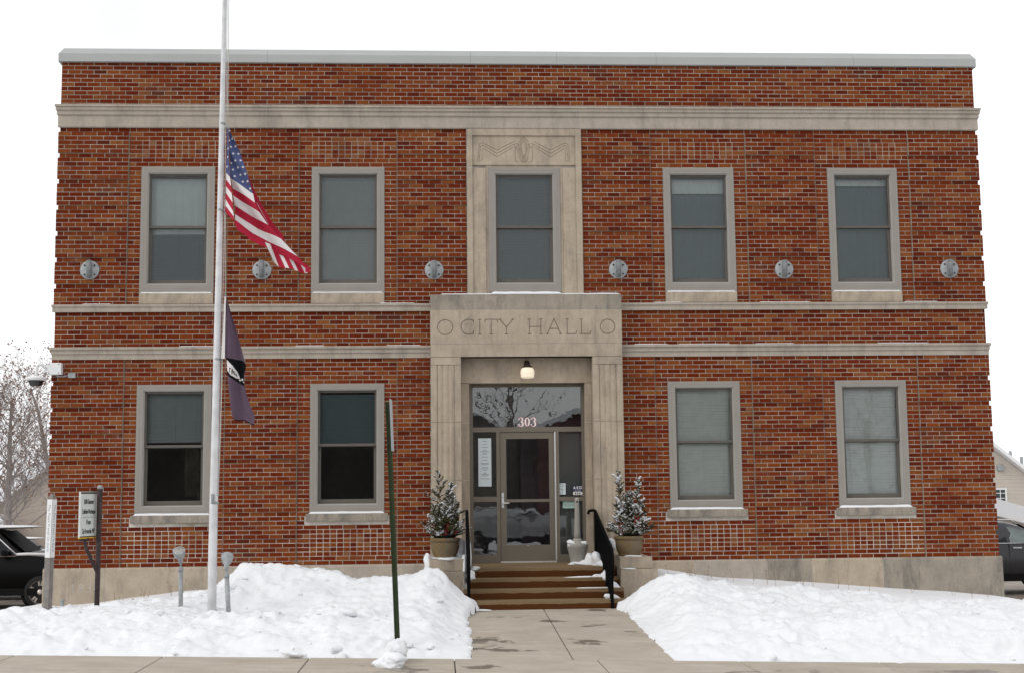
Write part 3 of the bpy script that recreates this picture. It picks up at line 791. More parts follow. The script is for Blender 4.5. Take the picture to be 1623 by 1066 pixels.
pane(-.45,1.382,2.81,3.5); pane(-.45,-.059,1.655,2.74); pane(.992,1.382,1.64,2.74); pane(-.45,-.059,.695,1.58); pane(.992,1.382,.69,1.58)
pane(.104,.826,.853,1.57); pane(.104,.826,1.608,2.622)
# number 303
def ribbon(mb, pts, wid, y, grow=0.):
    n = len(pts); L = []; Rr = []
    for i, (x, z) in enumerate(pts):
        a = pts[max(0,i-1)]; b = pts[min(n-1,i+1)]; dx, dz = b[0]-a[0], b[1]-a[1]; l = math.hypot(dx,dz) or 1
        h = wid[i]/2+grow; L.append((x-dz/l*h, y, z+dx/l*h)); Rr.append((x+dz/l*h, y, z-dx/l*h))
    mb.add(L+Rr, [(i, n+i, n+i+1, i+1) for i in range(n-1)])
def digits303(grow, y):
    mb = MB()
    for cx in (.362, .573):
        a = arc(cx-.004, 2.942, .032, .034, 165, -85, 18); wd = [.010+.016*max(0, math.cos(math.radians(165-250*i/18)))for i in range(19)]; ribbon(mb, a, wd, y, grow)
        a = arc(cx-.004, 2.868, .037, .040, 95, -165, 18); wd = [.010+.018*max(0, math.cos(math.radians(95-260*i/18)))for i in range(19)]; ribbon(mb, a, wd, y-.0002, grow)
        mb.add([(cx-.036+.012*math.cos(t*PI/5), y-.0004, 2.858+.012*math.sin(t*PI/5)) for t in range(10)], [tuple(range(10))])
        mb.add([(cx-.032+.011*math.cos(t*PI/5), y-.0004, 2.948+.011*math.sin(t*PI/5)) for t in range(10)], [tuple(range(10))])
    a = arc(.468, 2.903, .032, .067, 0, 360, 36); ribbon(mb, a, [.009+.019*abs(math.cos(math.radians(10*i)))for i in range(37)], y, grow)
    return mb
digits303(.007, YD+.008).build('number_outline', 'red', door); digits303(0., YD+.006).build('house_number', 'white', door)
# vestibule behind the door
ve = MB(); ve.box(-.75, -.72, .40, 3.5, .56, 4.05); ve.box(1.75, 1.78, .40, 3.5, .56, 4.05); ve.box(-.7, .42, 2.6, 2.66, .56, 4.05)
ve.cur = 2; ve.box(.985, 1.42, .42, .45, .57, 2.78); ve.cur = 0; ve.cur = 1; ve.box(.42, 1.74, 1.5, 1.56, .56, 3.0); ve.cur = 0
ve.build('vestibule_wall', ['interior', 'vest', 'shade'], hall)

# papers and stickers on the glass
def sheet(name, label, cat, x0, x1, z0, z1, y, mats, lines, t=.0015, group=None):
    o = thing(name, ((x0+x1)/2, y, z0), label, cat, group)
    mb = MB(); mb.box(x0, x1, y, y+t, z0, z1); mb.build('sheet', mats[0], o)
    if lines:
        lb = MB(); lines(lb, y-.0008); lb.build('print', mats[1], o)
    return o
def lines_long(mb, y):
    z = 2.58; rr = random.Random(3)
    while z > 1.95:
        w_ = rr.uniform(.05,.16); mb.quad((-.253-w_/2,y,z),(-.253+w_/2,y,z),(-.253+w_/2,y,z+.008),(-.253-w_/2,y,z+.008)); z -= rr.choice([.022,.022,.05])
sheet('paper_notice', 'long pale blue printed paper taped inside the left sidelight of the door', 'notice', -.362, -.144, 1.83, 2.634, YD-.0005, ['paper','greyink'], lines_long)
def lines_small(mb, y):
    for i, w_ in enumerate([.05,.07,.02,.06,.04,.03]): mb.quad((1.046-w_/2,y,1.845-i*.026),(1.046+w_/2,y,1.845-i*.026),(1.046+w_/2,y,1.853-i*.026),(1.046-w_/2,y,1.853-i*.026))
sheet('paper_notice', 'small white notice in the lower corner of the right sidelight beside the door', 'notice', .996, 1.10, 1.682, 1.871, YD-.0005, ['paper','greyink'], lines_small)
def lines_script(mb, y):
    pts = []; 
    for i in range(60):
        t = i/59; pts.append((1.065+.235*t, 1.505+.022*math.sin(t*38)*(1-.3*t)+.008*math.sin(t*11)))
    ribbon(mb, pts, [.006]*60, y)
    for k in range(4): ribbon(mb, [(1.19+k*.03,1.545),(1.205+k*.03,1.575)], [.008,.008], y)
sheet('paper_notice', 'pale green handwritten paper behind the pedestal ashtray in the lower right pane', 'notice', 1.046, 1.32, 1.452, 1.574, YD-.0005, ['greenpaper','greyink'], lines_script)
aed = thing('sticker', (1.30,YD,1.672), 'navy and white AED sticker in the corner of the right sidelight', 'sticker')
mb = MB(); mb.box(1.225,1.378,YD-.002,YD-.0005,1.725,1.826); mb.build('blue_field', 'navy', aed)
mb = MB(); mb.box(1.225,1.378,YD-.002,YD-.0005,1.672,1.7245); mb.build('white_field', 'white', aed)
mb = MB(); text_mb(mb, 'A E D', FRONT(1.3015,YD-.003,1.79), .066, .9, bold=.0022); text_mb(mb, 'On Site', FRONT(1.3015,YD-.003,1.741), .03, 1.1); mb.build('lettering', 'white', aed)
mb = MB()
for dx in (-.035,.0,.035): mb.lathe([(.008,0),(.008,-.001)], (1.3015+dx,YD-.003,1.708), 10, axis='y'); mb.box(1.2895+dx,1.3135+dx,YD-.0035,YD-.0025,1.682,1.699)
mb.build('pictogram', 'ink', aed)

# ---- steps, landing, cheek blocks
def step(x0, x1, y0, y1, z0, z1):
    mb = MB(); mb.bev(x0, x1, y0, y1, z0, z1, .008); o = mb.build('step', 'steps', hall, loc=(0,0,z1-.145)); return o
step(-.62, 1.72, -1.3, .30, .0, .565); step(-.64, 1.74, -1.6, -1.303, -.1, .418); step(-.66, 1.76, -1.9, -1.603, -.2, .272); step(-.68, 1.80, -2.2, -1.903, -.3, .127)
for a, b in ((-1.175,-.640),(1.735,2.235)):
    cb = MB(); cb.bev(a, b, -1.68, -.222, .545, .722, .008); 
    cb.bev(a-.0 if a < 0 else a+.006, b+.0 if a < 0 else b+.075, -1.74, -.222, -.4, .541, .008)
    cb.build('cheek_block', 'stone', hall)

# ================================================================== FIXTURES ON THE WALL
labs = ['first round grey wall plate from the left end of the facade, near the corner', 'round grey wall plate between the two upper left windows, behind the flag tail', 'round grey wall plate just left of the stone surround of the middle window',
        'round grey wall plate just right of the stone surround of the middle window', 'round grey wall plate between the two upper right windows', 'last round grey wall plate at the right end of the facade']
def make_bracket():
    o = thing('flagpole_bracket', (0,0,0), labs[0], 'bracket', 'round flagpole brackets on the facade')
    p = MB(); p.lathe([(.0,-.0),(.158,0),(.158,-.012),(.152,-.016),(.0,-.016)], (0,0,0), 40, axis='y'); p.build('plate', 'galv', o)
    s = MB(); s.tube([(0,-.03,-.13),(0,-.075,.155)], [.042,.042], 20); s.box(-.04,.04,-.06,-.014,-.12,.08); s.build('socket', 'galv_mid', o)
    k = MB(); k.lathe([(0,0),(.032,0),(.032,-.002)], (0,0,0), 16); k.T = None
    b2 = MB(); b2.T = Matrix.Translation((0,-.0755,.158)) @ Matrix.Rotation(math.radians(9), 4, 'X'); b2.lathe([(.0,0),(.036,0),(.036,.002),(.0,.002)], (0,0,0), 18); b2.build('socket_bore', 'galv_dark', o)
    for sx in (-1,1):
        for sz in (-1,1):
            b = MB(); b.lathe([(.0135,0),(.0135,-.014),(.008,-.018)], (sx*.083,-.016,sz*.078), 8, axis='y'); b.build('bolt', 'galv_dark', o)
    return o
br = make_bracket()
for i, (x, z) in enumerate([(-6.785,5.449),(-3.956,5.444),(-1.088,5.438),(2.021,5.442),(4.861,5.437),(7.727,5.441)]):
    if i == 0: o = br
    else:
        o = br.copy(); COL.objects.link(o); o['label'] = labs[i]
        for c in br.children: cc = c.copy(); COL.objects.link(cc); cc.parent = o
    o.location = (x, -.0255, z)
# wall lamp
lm = thing('wall_lamp', (.456,.05,3.6), 'lit opal glass lamp on a bronze arm above the entrance door', 'wall lamp')
mb = MB(); mb.lathe([(.05,0),(.05,-.015),(.03,-.02)], (.456,.05,3.87), 20, axis='y'); mb.tube([(.456,.04,3.87),(.456,-.04,3.905),(.456,-.10,3.895),(.456,-.115,3.85)], .012, 8); mb.build('arm', 'bronze', lm)
mb = MB(); mb.lathe([(.012,.085),(.03,.08),(.045,.045),(.085,.012),(.092,0),(.088,-.004)], (.456,-.115,3.785), 24); mb.build('cap', 'bronze', lm)
mb = MB(); mb.lathe([(.085,0),(.108,-.03),(.117,-.075),(.115,-.11),(.107,-.132),(.112,-.14),(.108,-.158),(.085,-.172),(.04,-.178)], (.456,-.115,3.782), 32); mb.build('shade', 'opal', lm)
# security camera on the corner
sc_ = thing('security_camera', (-7.28,-.1,3.62), 'white dome security camera on a gooseneck arm at the left corner', 'security camera')
mb = MB(); mb.bev(-7.40,-7.175,-.155,-.026,3.715,3.905,.008); mb.build('mounting_box', 'white_paint', sc_)
mb = MB()
for x in (-7.37,-7.21):
    for z in (3.74,3.88): mb.lathe([(.008,0),(.008,-.004)], (x,-.156,z), 8, axis='y')
mb.build('screw', 'galv_dark', sc_)
mb = MB(); pts = [(-7.39,-.10,3.80),(-7.44,-.13,3.835)]+[(-7.50+.055*math.cos(a),-.18,3.83+.05*math.sin(a)) for a in (1.2,1.6,2.1,2.6,3.1)]+[(-7.556,-.2,3.75),(-7.556,-.2,3.67)]
mb.tube(pts, .026, 12); mb.build('arm', 'white_paint', sc_)
mb = MB(); mb.lathe([(.03,.045),(.10,.03),(.168,.008),(.172,-.01),(.155,-.035),(.135,-.04)], (-7.556,-.2,3.65), 32); mb.build('housing', 'white_paint', sc_)
mb = MB(); mb.lathe([(.138,-.036),(.125,-.06),(.115,-.065),(.10,-.11),(.085,-.125),(.03,-.13)], (-7.556,-.2,3.65), 32); mb.build('dome', 'smoke', sc_)
jb = thing('junction_box', (-7.02,-.03,3.66), 'small grey conduit box below the white camera bracket', 'junction box')
mb = MB(); mb.bev(-7.085,-6.965,-.075,-.026,3.665,3.745,.005); mb.build('box', 'galv', jb)
mb = MB(); mb.tube([(-7.085,-.05,3.705),(-7.12,-.05,3.70),(-7.17,-.06,3.685),(-7.24,-.06,3.69),(-7.29,-.07,3.714)], .010, 8); mb.build('conduit', 'galv', jb)

# ================================================================== GROUND
def cl(x): return np.clip(x, -14, 14) if hasattr(x, 'shape') else max(-14, min(14, x))
def zside(x): return -.2-.025*cl(x)
g = MB(); g.quad((-900,-900,-1.35),(900,-900,-1.35),(900,900,-1.35),(-900,900,-1.35)); kind(g.build('ground', 'snow_clean'), 'structure')
g = MB(); g.quad((-60,1.5,-.8),(60,1.5,-.8),(60,19,-.86),(-60,19,-.86)); kind(g.build('parking_lot', 'lot'), 'structure')
# far snow-covered lawn behind the lot
g = MB(); g.quad((-90,19.02,-.84),(90,19.02,-.84),(90,120,-.9),(-90,120,-.9)); kind(g.build('lawn', 'snow_clean'), 'structure')
sd_ = MB()
def slab(x0, x1, y0, y1, zf, mb, gap=.006, th=.12):
    a, b, c, e = x0+gap, x1-gap, y0+gap, y1-gap; ch = .006
    top = [(a+ch,c+ch),(b-ch,c+ch),(b-ch,e-ch),(a+ch,e-ch)]; rim = [(a,c),(b,c),(b,e),(a,e)]
    v = [(x,y,zf(x,y)) for x,y in top]+[(x,y,zf(x,y)-ch) for x,y in rim]+[(x,y,zf(x,y)-th) for x,y in rim]
    f = [(0,1,2,3)]
    for i in range(4): j = (i+1)%4; f += [(4+i,4+j,j,i),(8+i,8+j,4+j,4+i)]
    mb.add(v, f)
zs_f = lambda x, y: zside(x)
xj = [.796+1.645*k for k in range(-14,14)]
for a, b in zip(xj[:-1], xj[1:]):
    for y0, y1 in ((-8.0,-6.70),(-9.6,-8.0)): slab(a, b, y0, y1, zs_f, sd_)
sd_.cur = 1
for a, b in zip(xj[:-1], xj[1:]): sd_.quad((a,-9.6,zside(a)-.03),(b,-9.6,zside(b)-.03),(b,-6.6,zside(b)-.03),(a,-6.6,zside(a)-.03))
kind(sd_.build('sidewalk', ['concrete','gap']), 'structure')
wk = MB()
def zwalk(x, y):
    t = (-2.2-y)/4.5; return (1-t)*-.003+t*zside(x)
ys = [-6.70,-5.78,-4.2,-2.2]
for a, b in zip(ys[:-1], ys[1:]):
    for x0, x1 in ((-.65,.52),(.52,1.70)): slab(x0, x1, a, b, zwalk, wk)
wk.cur = 1; wk.add([(-.65,-6.7,zwalk(-.65,-6.7)-.03),(1.7,-6.7,zwalk(1.7,-6.7)-.03),(1.7,-2.2,-.033),(-.65,-2.2,-.033)], [(0,1,2,3)])
kind(wk.build('walkway', ['concrete_damp','gap']), 'structure')
st = MB()
kx = [-70,-14,14,70]
for a, b in zip(kx[:-1], kx[1:]):
    st.quad((a,-23,zside(a)-.16),(b,-23,zside(b)-.16),(b,-10.0,zside(b)-.16),(a,-10.0,zside(a)-.16))
kind(st.build('street', 'asphalt'), 'structure')
kb = MB()
for a, b in zip(kx[:-1], kx[1:]):
    for y0, y1 in ((-10.0,-9.62),(-23.4,-23.0)):
        v = [(a,y0,zside(a)-.4),(b,y0,zside(b)-.4),(b,y1,zside(b)-.4),(a,y1,zside(a)-.4),(a,y0,zside(a)),(b,y0,zside(b)),(b,y1,zside(b)),(a,y1,zside(a))]
        kb.add(v, [(0,3,2,1),(4,5,6,7),(0,1,5,4),(1,2,6,5),(2,3,7,6),(3,0,4,7)])
kind(kb.build('kerb', 'concrete'), 'structure')
ov_ = MB(); ov_.quad((-70,-70,-.32),(70,-70,-.32),(70,-23.4,-.22),(-70,-23.4,-.22)); kind(ov_.build('verge', 'snow_clean'), 'structure')

# ---- snow
BASES = []
def sstep(a, b, x): t = np.clip((x-a)/(b-a), 0, 1); return t*t*(3-2*t)
def snow_z(X, Y):
    zw = np.interp(X, [-9,-7.4,-6.4,-5.2,-4.3,-3.4,-1.2, 2.2,2.6,3.0,3.6,4.6,6.0,7.4,8.4,9.6], [-.12,-.02,.05,.20,.24,.28,.28, .36,.46,.40,.30,.24,.12,.02,-.10,-.3])
    ze = zside(X)
    t = np.clip(-Y/6.7, 0, 1)
    b = zw*(1-t)+(ze+.12)*t
    A1 = np.interp(X, [-6.2,-5.0,-4.35,-3.9,-3.5,-3.0,-2.3,-1.5,-.9,-.5, 1.6,1.9,2.5,3.5,5,7,9], [.0,.03,.14,.46,.51,.42,.34,.36,.40,.30, .16,.27,.22,.12,.07,.06,.03])
    A2 = np.interp(X, [-12,-6.5,-5,-3.9,-2,-.7, 1.6,2.6,3.2,4.2,5.2,6.5,9], [.18,.18,.15,.08,.10,.05, .06,.14,.12,.17,.22,.20,.16])
    z = b + A1*np.exp(-((Y+2.35)/.85)**2) + A2*np.exp(-((Y+4.9-.25*np.sin(X*.9))/.85)**2)
    near = sstep(-.9,-2.0,Y)
    z = z + near*((.10-.05*sstep(-3.4,-4.6,X))*fbm(X,Y,.8,3)+.050*fbm(X+5,Y,2.4,5,.6)) + (1-near)*.02*fbm(X,Y,.8,3)
    clod = np.abs(perlin(X*4.2+3, Y*4.2))+.5*np.abs(perlin(X*9+1.3, Y*9.)); msk = np.clip(.25+2.6*fbm(X-3,Y+8,.7,3), 0, 1)
    z = z + near*msk*(.12*(.45-clod)) + near*.022*fbm(X,Y,13,3,.6)
    z = z + near*sstep(1.6,2.6,X)*(.15*np.maximum(0, fbm(X+50,Y*1.5,1.25,5,.56))-.03) + near*sstep(-.6,-1.4,X)*.12*np.maximum(0, fbm(X+70,Y*1.5,1.4,5,.58))
    # dips trodden in the slope
    z = z - near*.10*np.clip(fbm(X+31,Y*1.3,1.1,2)-.25, 0, 1)
    for bx, by, bz in BASES: z = z+bz*np.exp(-(((X-bx)/.55)**2+((Y-by)/.5)**2))
    return z
for _it in range(3):
    for bx, by, bz in ((-4.06,-3.9,.174),(-4.54,-3.6,.224),(-3.81,-4.0,.150),(-5.6,-3.9,.19),(-6.77,-2.0,.086)):
        BASES.append((bx, by, .8*(bz-float(snow_z(np.array([bx]), np.array([by]))[0]))))
def snow_field():
    res = .036
    x = np.arange(-13, 13.01, res); y = np.arange(-7.1, 3.0, res); X, Y = np.meshgrid(x, y)
    z = snow_z(X, Y)
    ze = zside(X)
    # front edge along the pavement
    e = (Y+6.70) + .16*fbm(X,Y*.3,1.1,3)+.11*fbm(X,Y,4.5,4,.6)
    s = sstep(-.03,.75,e)
    zf = ze-.06+(z-ze+.06)*(.22*sstep(-.02,.07,e)+.78*s)
    # edges beside the walk and the steps
    on = Y > -2.25
    left = -.60 + .05*fbm(X*.3,Y,1.7,3) + .05*fbm(X,Y,7,3) + .16*np.exp(-((Y+2.35)/.35)**2) + .10*np.exp(-((Y+1.6)/.4)**2)
    right = 1.66 + .05*fbm(X*.3+9,Y,1.9,3) + .05*fbm(X,Y+4,7,3) - .05*np.exp(-((Y+2.4)/.3)**2) + .10*sstep(-2.3,-1.6,Y)
    dw = np.where(X < .5, left-X, X-right)
    wz = zwalk(X, np.minimum(Y,-2.2)) if True else 0
    sw_ = .35*sstep(-.01,.05,dw)+.65*sstep(.0,.75,dw)
    low = np.where(dw < -.02, -1.2, wz-.05)
    zf = np.where(dw < 1.2, np.where(dw < -.01, low, low+(zf-low)*sw_), zf)
    # no snow under the landing and blocks ; stays in front of them
    blockL = (X > -1.2)&(X < .6)&(Y > -1.35); blockR = (X >= .6)&(X < 2.34)&(Y > -1.35)
    zf = np.where(blockR, np.minimum(zf, .30-.2*(Y+1.35)), zf)
    # fall to the car park at the sides and back
    fall = np.maximum(sstep(8.7,11.6,X+.45*np.maximum(Y,0))*sstep(-4.5,-1.5,Y), sstep(-7.9,-10.5,X-.3*np.maximum(Y,0))*sstep(-4.2,-2.2,Y))
    zf = zf*(1-fall)+(-.86)*fall
    bld = (X > XL)&(X < XR)&(Y > .02)
    keep = ~bld
    n0, n1 = X.shape; idx = np.arange(n0*n1).reshape(n0,n1)
    ok = keep & (zf > -.9)
    q = ok[:-1,:-1]&ok[:-1,1:]&ok[1:,1:]&ok[1:,:-1]
    F = np.stack([idx[:-1,:-1][q],idx[:-1,1:][q],idx[1:,1:][q],idx[1:,:-1][q]], -1)
    used = np.unique(F); rm = np.full(n0*n1, -1); rm[used] = np.arange(len(used))
    V = np.stack([X,Y,zf], -1).reshape(-1,3)[used]
    # lateral jitter breaks the grid and makes overhanging crumbs
    nr = .012
    V[:,0] += nr*perlin(V[:,0]*17+2, V[:,1]*17); V[:,1] += nr*perlin(V[:,0]*19+7, V[:,1]*19)
    me = bpy.data.meshes.new('snow'); me.from_pydata(V.tolist(), [], rm[F].tolist()); me.materials.append(M['snow'])
    me.polygons.foreach_set('use_smooth', [True]*len(me.polygons)); me.update()
    o = bpy.data.objects.new('snow_ground', me); COL.objects.link(o); return kind(o, 'structure')
snow_field()
# snow left on the landing, treads and cheek blocks
sp = MB(); k = 0
def sb(c, r, amp=.22):
    global k; k += 1; sp.blob(c, r, 3, amp, k)
for c, r in [((1.43,-.62,.60),(.13,.16,.13)),((1.50,-.85,.60),(.12,.18,.17)),((1.56,-1.05,.56),(.09,.2,.12)),((1.30,-.55,.575),(.12,.1,.05)),((1.16,-.52,.57),(.13,.07,.03)),
             ((1.55,-1.5,.42),(.10,.13,.10)),((1.42,-1.52,.42),(.14,.07,.03)),((1.62,-1.75,.28),(.08,.12,.08)),((1.56,-2.02,.14),(.12,.10,.06)),((1.2,-1.55,.418),(.25,.04,.016)),((1.3,-1.86,.272),(.3,.03,.014)),
             ((-.60,-1.15,.62),(.07,.22,.36)),((-.64,-1.5,.50),(.07,.2,.28)),((-.60,-.8,.6),(.06,.25,.22)),((-.47,-1.3,.56),(.07,.08,.03)),((-.56,-1.55,.46),(.09,.12,.08)),((-.52,-2.3,.0),(.25,.1,.02)),
             ((-.92,-1.45,.725),(.24,.2,.035)),((-.70,-1.2,.80),(.09,.25,.17)),((-1.18,-1.55,.55),(.09,.10,.16)),((-1.20,-1.5,.72),(.05,.07,.09)),
             ((1.72,-.7,.85),(.08,.2,.14)),((1.95,-1.52,.722),(.14,.05,.018)),((1.86,-1.72,.545),(.12,.03,.014))]: sb(c, r)
kind(sp.build('snow_on_steps', 'snow_clean'), 'structure')
ch = tag(MB().build('x','snow') if False else thing('snow_chunk', (-1.53,-7.1,-.17), '', 'snow lump'), 'small heap of loose snow on the pavement at the foot of the green post', 'snow heap')
mb = MB(); mb.blob((-1.535,-7.10,-.09),(.150,.20,.135),4,.2,91); mb.blob((-1.50,-6.88,-.04),(.10,.16,.10),4,.24,92); mb.blob((-1.56,-7.42,-.13),(.165,.20,.10),4,.24,93)
mb.build('snow_mass', 'snow_clean', ch)
ch2 = tag(thing('snow_chunk', (-2.70,-6.72,-.16), '', ''), 'flat crumb of snow on the pavement edge left of the green post', 'snow heap')
mb = MB(); mb.blob((-2.70,-6.74,-.10),(.11,.07,.05),3,.3,95); mb.blob((-2.60,-6.72,-.12),(.07,.05,.03),3,.3,96); mb.build('snow_mass', 'snow', ch2)
# loose clods thrown up by the shovel
cd = MB(); rr = random.Random(15)
for q in range(230):
    sd0 = rr.random()
    if sd0 < .30: x = rr.uniform(-7.5,-.75); y = rr.gauss(-5.0,.45)
    elif sd0 < .55: x = rr.uniform(-4.6,-.8); y = rr.gauss(-2.5,.5)
    elif sd0 < .80: x = rr.uniform(1.85,8.2); y = rr.gauss(-4.6,.6)
    elif sd0 < .90: x = rr.uniform(-7,8); y = rr.gauss(-6.45,.12)
    else: x = rr.choice([-.78,1.86])+rr.gauss(0,.12); y = rr.uniform(-6.3,-2.4)
    if -.66 < x < 1.74 or y < -6.66 or y > -1.9: continue
    z = float(snow_z(np.array([x]), np.array([y]))[0]); e = min(1., max(0., (y+6.7)/.75)); e = e*e*(3-2*e)
    dwx = min(abs(x+.6), abs(x-1.66)); k_ = min(1., dwx/.75); k_ = k_*k_*(3-2*k_)
    z = float(zside(x))-.04+(z-float(zside(x))+.04)*(.25+.75*e)*(.35+.65*k_)
    r = rr.choice([rr.uniform(.018,.04), rr.uniform(.018,.04), rr.uniform(.04,.085)])
    cd.blob((x,y,z-.2*r), (r*rr.uniform(.8,1.5), r, r*rr.uniform(.5,.85)), 2, .3, q)
kind(cd.build('snow_clods', 'snow'), 'structure')
# dry weeds
wd = MB(); rr = random.Random(5)
for _ in range(34):
    x = rr.choice([rr.uniform(2.4,8.0), rr.uniform(2.4,8.0), rr.uniform(-6.6,-4.8)]); y = rr.uniform(-1.9,-.5)
    z = float(snow_z(np.array([x]), np.array([y]))[0])-.03
    for q in range(rr.randint(1,3)):
        h = rr.uniform(.08,.26); dx, dy = rr.uniform(-.07,.07), rr.uniform(-.05,.05)
        wd.tube([(x,y,z),(x+dx*.4,y+dy*.4,z+h*.55),(x+dx,y+dy,z+h)], [.0024,.002,.0013], 4)
        if rr.random() < .4: wd.blob((x+dx,y+dy,z+h), (.008,.008,.011), 1, .2, q)
kind(wd.build('dry_weeds', 'weed'), 'stuff')
sp_ = thing('vent_pipe', (-7.0,-.35,-.1), 'short grey pipe stub standing in the snow beside the date stone', 'pipe')
mb = MB(); mb.tube([(-7.0,-.35,-.2),(-7.0,-.35,.085)], .03, 14); mb.build('pipe', 'galv', sp_); mb = MB(); mb.lathe([(.036,0),(.036,.025),(.02,.03)], (-7.0,-.35,.085), 14); mb.build('cap', 'galv', sp_)

# ================================================================== FLAGPOLE AND FLAGS
fp_ = thing('flagpole', (-4.06,-3.9,0), 'tall tapered white flagpole standing in the snow in front of the left windows', 'flagpole')
mb = MB(); mb.tube([(-4.066,-3.9,-.3),(-4.066,-3.9,.9),(-4.05,-3.9,3.2),(-4.03,-3.9,5.9),(-4.012,-3.9,8.7),(-4.0,-3.9,10.6)], [.060,.059,.050,.041,.030,.022], 24); mb.build('pole', 'polewhite', fp_)
for z, r in ((1.6,.0565),(3.55,.049),(5.62,.043),(6.85,.039)):
    mb = MB(); mb.lathe([(r,0),(r+.004,.004),(r+.004,.03),(r,.034)], (-4.066+.0075*(z),-3.9,z), 20); mb.build('collar', 'galv', fp_)
mb = MB(); mb.bev(-4.085,-4.04,-3.985,-3.955,1.62,1.74,.008); mb.tube([(-4.06,-3.985,1.72),(-4.06,-4.0,1.68),(-4.06,-3.985,1.64)], .008, 6); mb.build('cleat', 'galv', fp_)
mb = MB(); mb.tube([(-3.955,-3.9,10.2),(-3.95,-3.9,7.2),(-3.938,-3.9,6.83)], .006, 6); mb.tube([(-3.975,-3.905,10.2),(-3.97,-3.9,6),(-3.985,-3.9,3),(-4.0,-3.93,1.7)], .005, 6)
mb.tube([(-3.962,-3.9,5.60),(-3.955,-3.9,5.0),(-3.945,-3.9,4.45)], .006, 6); mb.tube([(-3.972,-3.9,3.58),(-3.985,-3.9,2.5),(-4.0,-3.93,1.70)], .006, 6)
mb.build('halyard', 'rope', fp_)
mb = MB()
for x, z in ((-3.938,6.81),(-3.962,5.60),(-3.945,4.44),(-3.972,3.59)):
    mb.lathe([(.008,-.03),(.014,-.02),(.010,0),(.014,.02),(.008,.03)], (x,-3.9,z), 8)
mb.build('snap_hook', 'galv', fp_)
PX = lambda x, y: -3.934+(x-362)*.00865+(y-205)*.000117
PZ = lambda y: 6.788-(y-205)*.00897
def inpoly(x, y, poly):
    c = False; n = len(poly)
    for i in range(n):
        x1, y1 = poly[i]; x2, y2 = poly[i-1]
        if (y1 > y) != (y2 > y) and x < (x2-x1)*(y-y1)/(y2-y1)+x1: c = not c
    return c
def poly_at(pl, t):
    # arc-length parametrised point on polyline
    ls = [math.hypot(b[0]-a[0], b[1]-a[1]) for a, b in zip(pl[:-1], pl[1:])]; s = t*sum(ls)
    for (a, b), l in zip(zip(pl[:-1], pl[1:]), ls):
        if s <= l or b is pl[-1]: k = min(1, s/l if l else 0); return (a[0]+(b[0]-a[0])*k, a[1]+(b[1]-a[1])*k)
        s -= l
fl_ = MB()
def cloth(A, B, nu, nv, yfun, mat):
    """cloth between two edge lines A and B; yfun gives the depth of the folds"""
    fl_.cur = mat; fl_.sm = True; vs = []
    for i in range(nu+1):
        a = poly_at(A, i/nu); b = poly_at(B, i/nu)
        for j in range(nv+1):
            x = a[0]+(b[0]-a[0])*j/nv; y = a[1]+(b[1]-a[1])*j/nv; vs.append((PX(x, y), yfun(x, y), PZ(y)))
    fs = [(i*(nv+1)+j, i*(nv+1)+j+1, (i+1)*(nv+1)+j+1, (i+1)*(nv+1)+j) for i in range(nu) for j in range(nv)]
    fl_.add(vs, fs); fl_.sm = False
def yfront(x, y):
    s = (x-366)*.80-(y-284)*.60      # across the folds
    a = (x-366)*.6+(y-284)*.8
    return -3.93 - .055*math.sin(s*.14+.5)*min(1, max(.15, a/70)) - .022*math.sin(s*.33+a*.012) + .0006*(x-366)
def ystrip(x, y): return -3.90-.012*(x-357)+.008*math.sin(y*.09)
F = [(363,206),(364.5,250),(366.3,284),(369,299),(370,311),(372,326),(373,340),(374,350),(373,357)]
Hh = [(362,206),(357,337)]
# hoist strip: canton piece then six stripes
hb = [275+62*k/6 for k in range(7)]; fb = [284,299,311,326,340,348,354]; fx = [366.3,369,370,372,373,374,373.5]
cloth([(361,206),(358.6,275)], [(363,206),(364.5,250),(366.3,284)], 14, 4, ystrip, 2)
for k in range(6):
    cloth([(358.8-.3*k,hb[k]),(358.6-.3*k,hb[k+1])], [(fx[k],fb[k]),(fx[k+1],fb[k+1])], 4, 4, ystrip, 1 if k % 2 == 0 else 0)
cloth([(363,206),(364.5,250),(366.3,284)], [(363.4,206),(380,240),(392,275),(401.5,308)], 20, 10, yfront, 2)
C = [[(366.3,284),(384,296),(401.5,308)], [(369,299),(387,310),(405,323)], [(370,311),(394,326),(412,338)], [(372,326),(400,343),(426,358)],
     [(373,340),(407,361),(446,379)], [(374,350),(400,369),(440,389),(472,406)], [(373,356),(378,367),(392,375),(396,381),(425,393),(452,406),(475,418),(490,428)]]
for k in range(6): cloth(C[k], C[k+1], 24, 4, yfront, 1 if k % 2 == 0 else 0)
yb = lambda x, y: -3.78+.02*math.sin((x+y)*.12)
cloth([(386,262),(398,292),(411,318),(433,354),(446,368),(449,374)], [(386,275),(394,300),(404,330),(424,362),(444,384),(452,392)], 20, 4, yb, 0)
cloth([(405,318),(424,352)], [(406.5,322),(425.5,355)], 6, 1, lambda x, y: -3.80, 1)
T0 = [(422.5,390),(431,393),(440,399),(447,402),(456,406),(463,409),(473,414),(479,418),(491,426)]
T1 = [(434,414.5),(441,421),(451.5,422.5),(458,424),(466.5,426.5),(472,428),(482.5,431),(487,430),(491,428)]
ytail = lambda x, y: -3.84+.035*math.sin(x*.16)
for k in range(8):
    a0 = (T0[k][0]-3, T0[k][1]-7); a1 = (T0[k+1][0]-3, T0[k+1][1]-7)
    cloth([a0, T1[k]], [a1, T1[k+1]], 8, 4, ytail, 1 if k % 2 == 0 else 0)
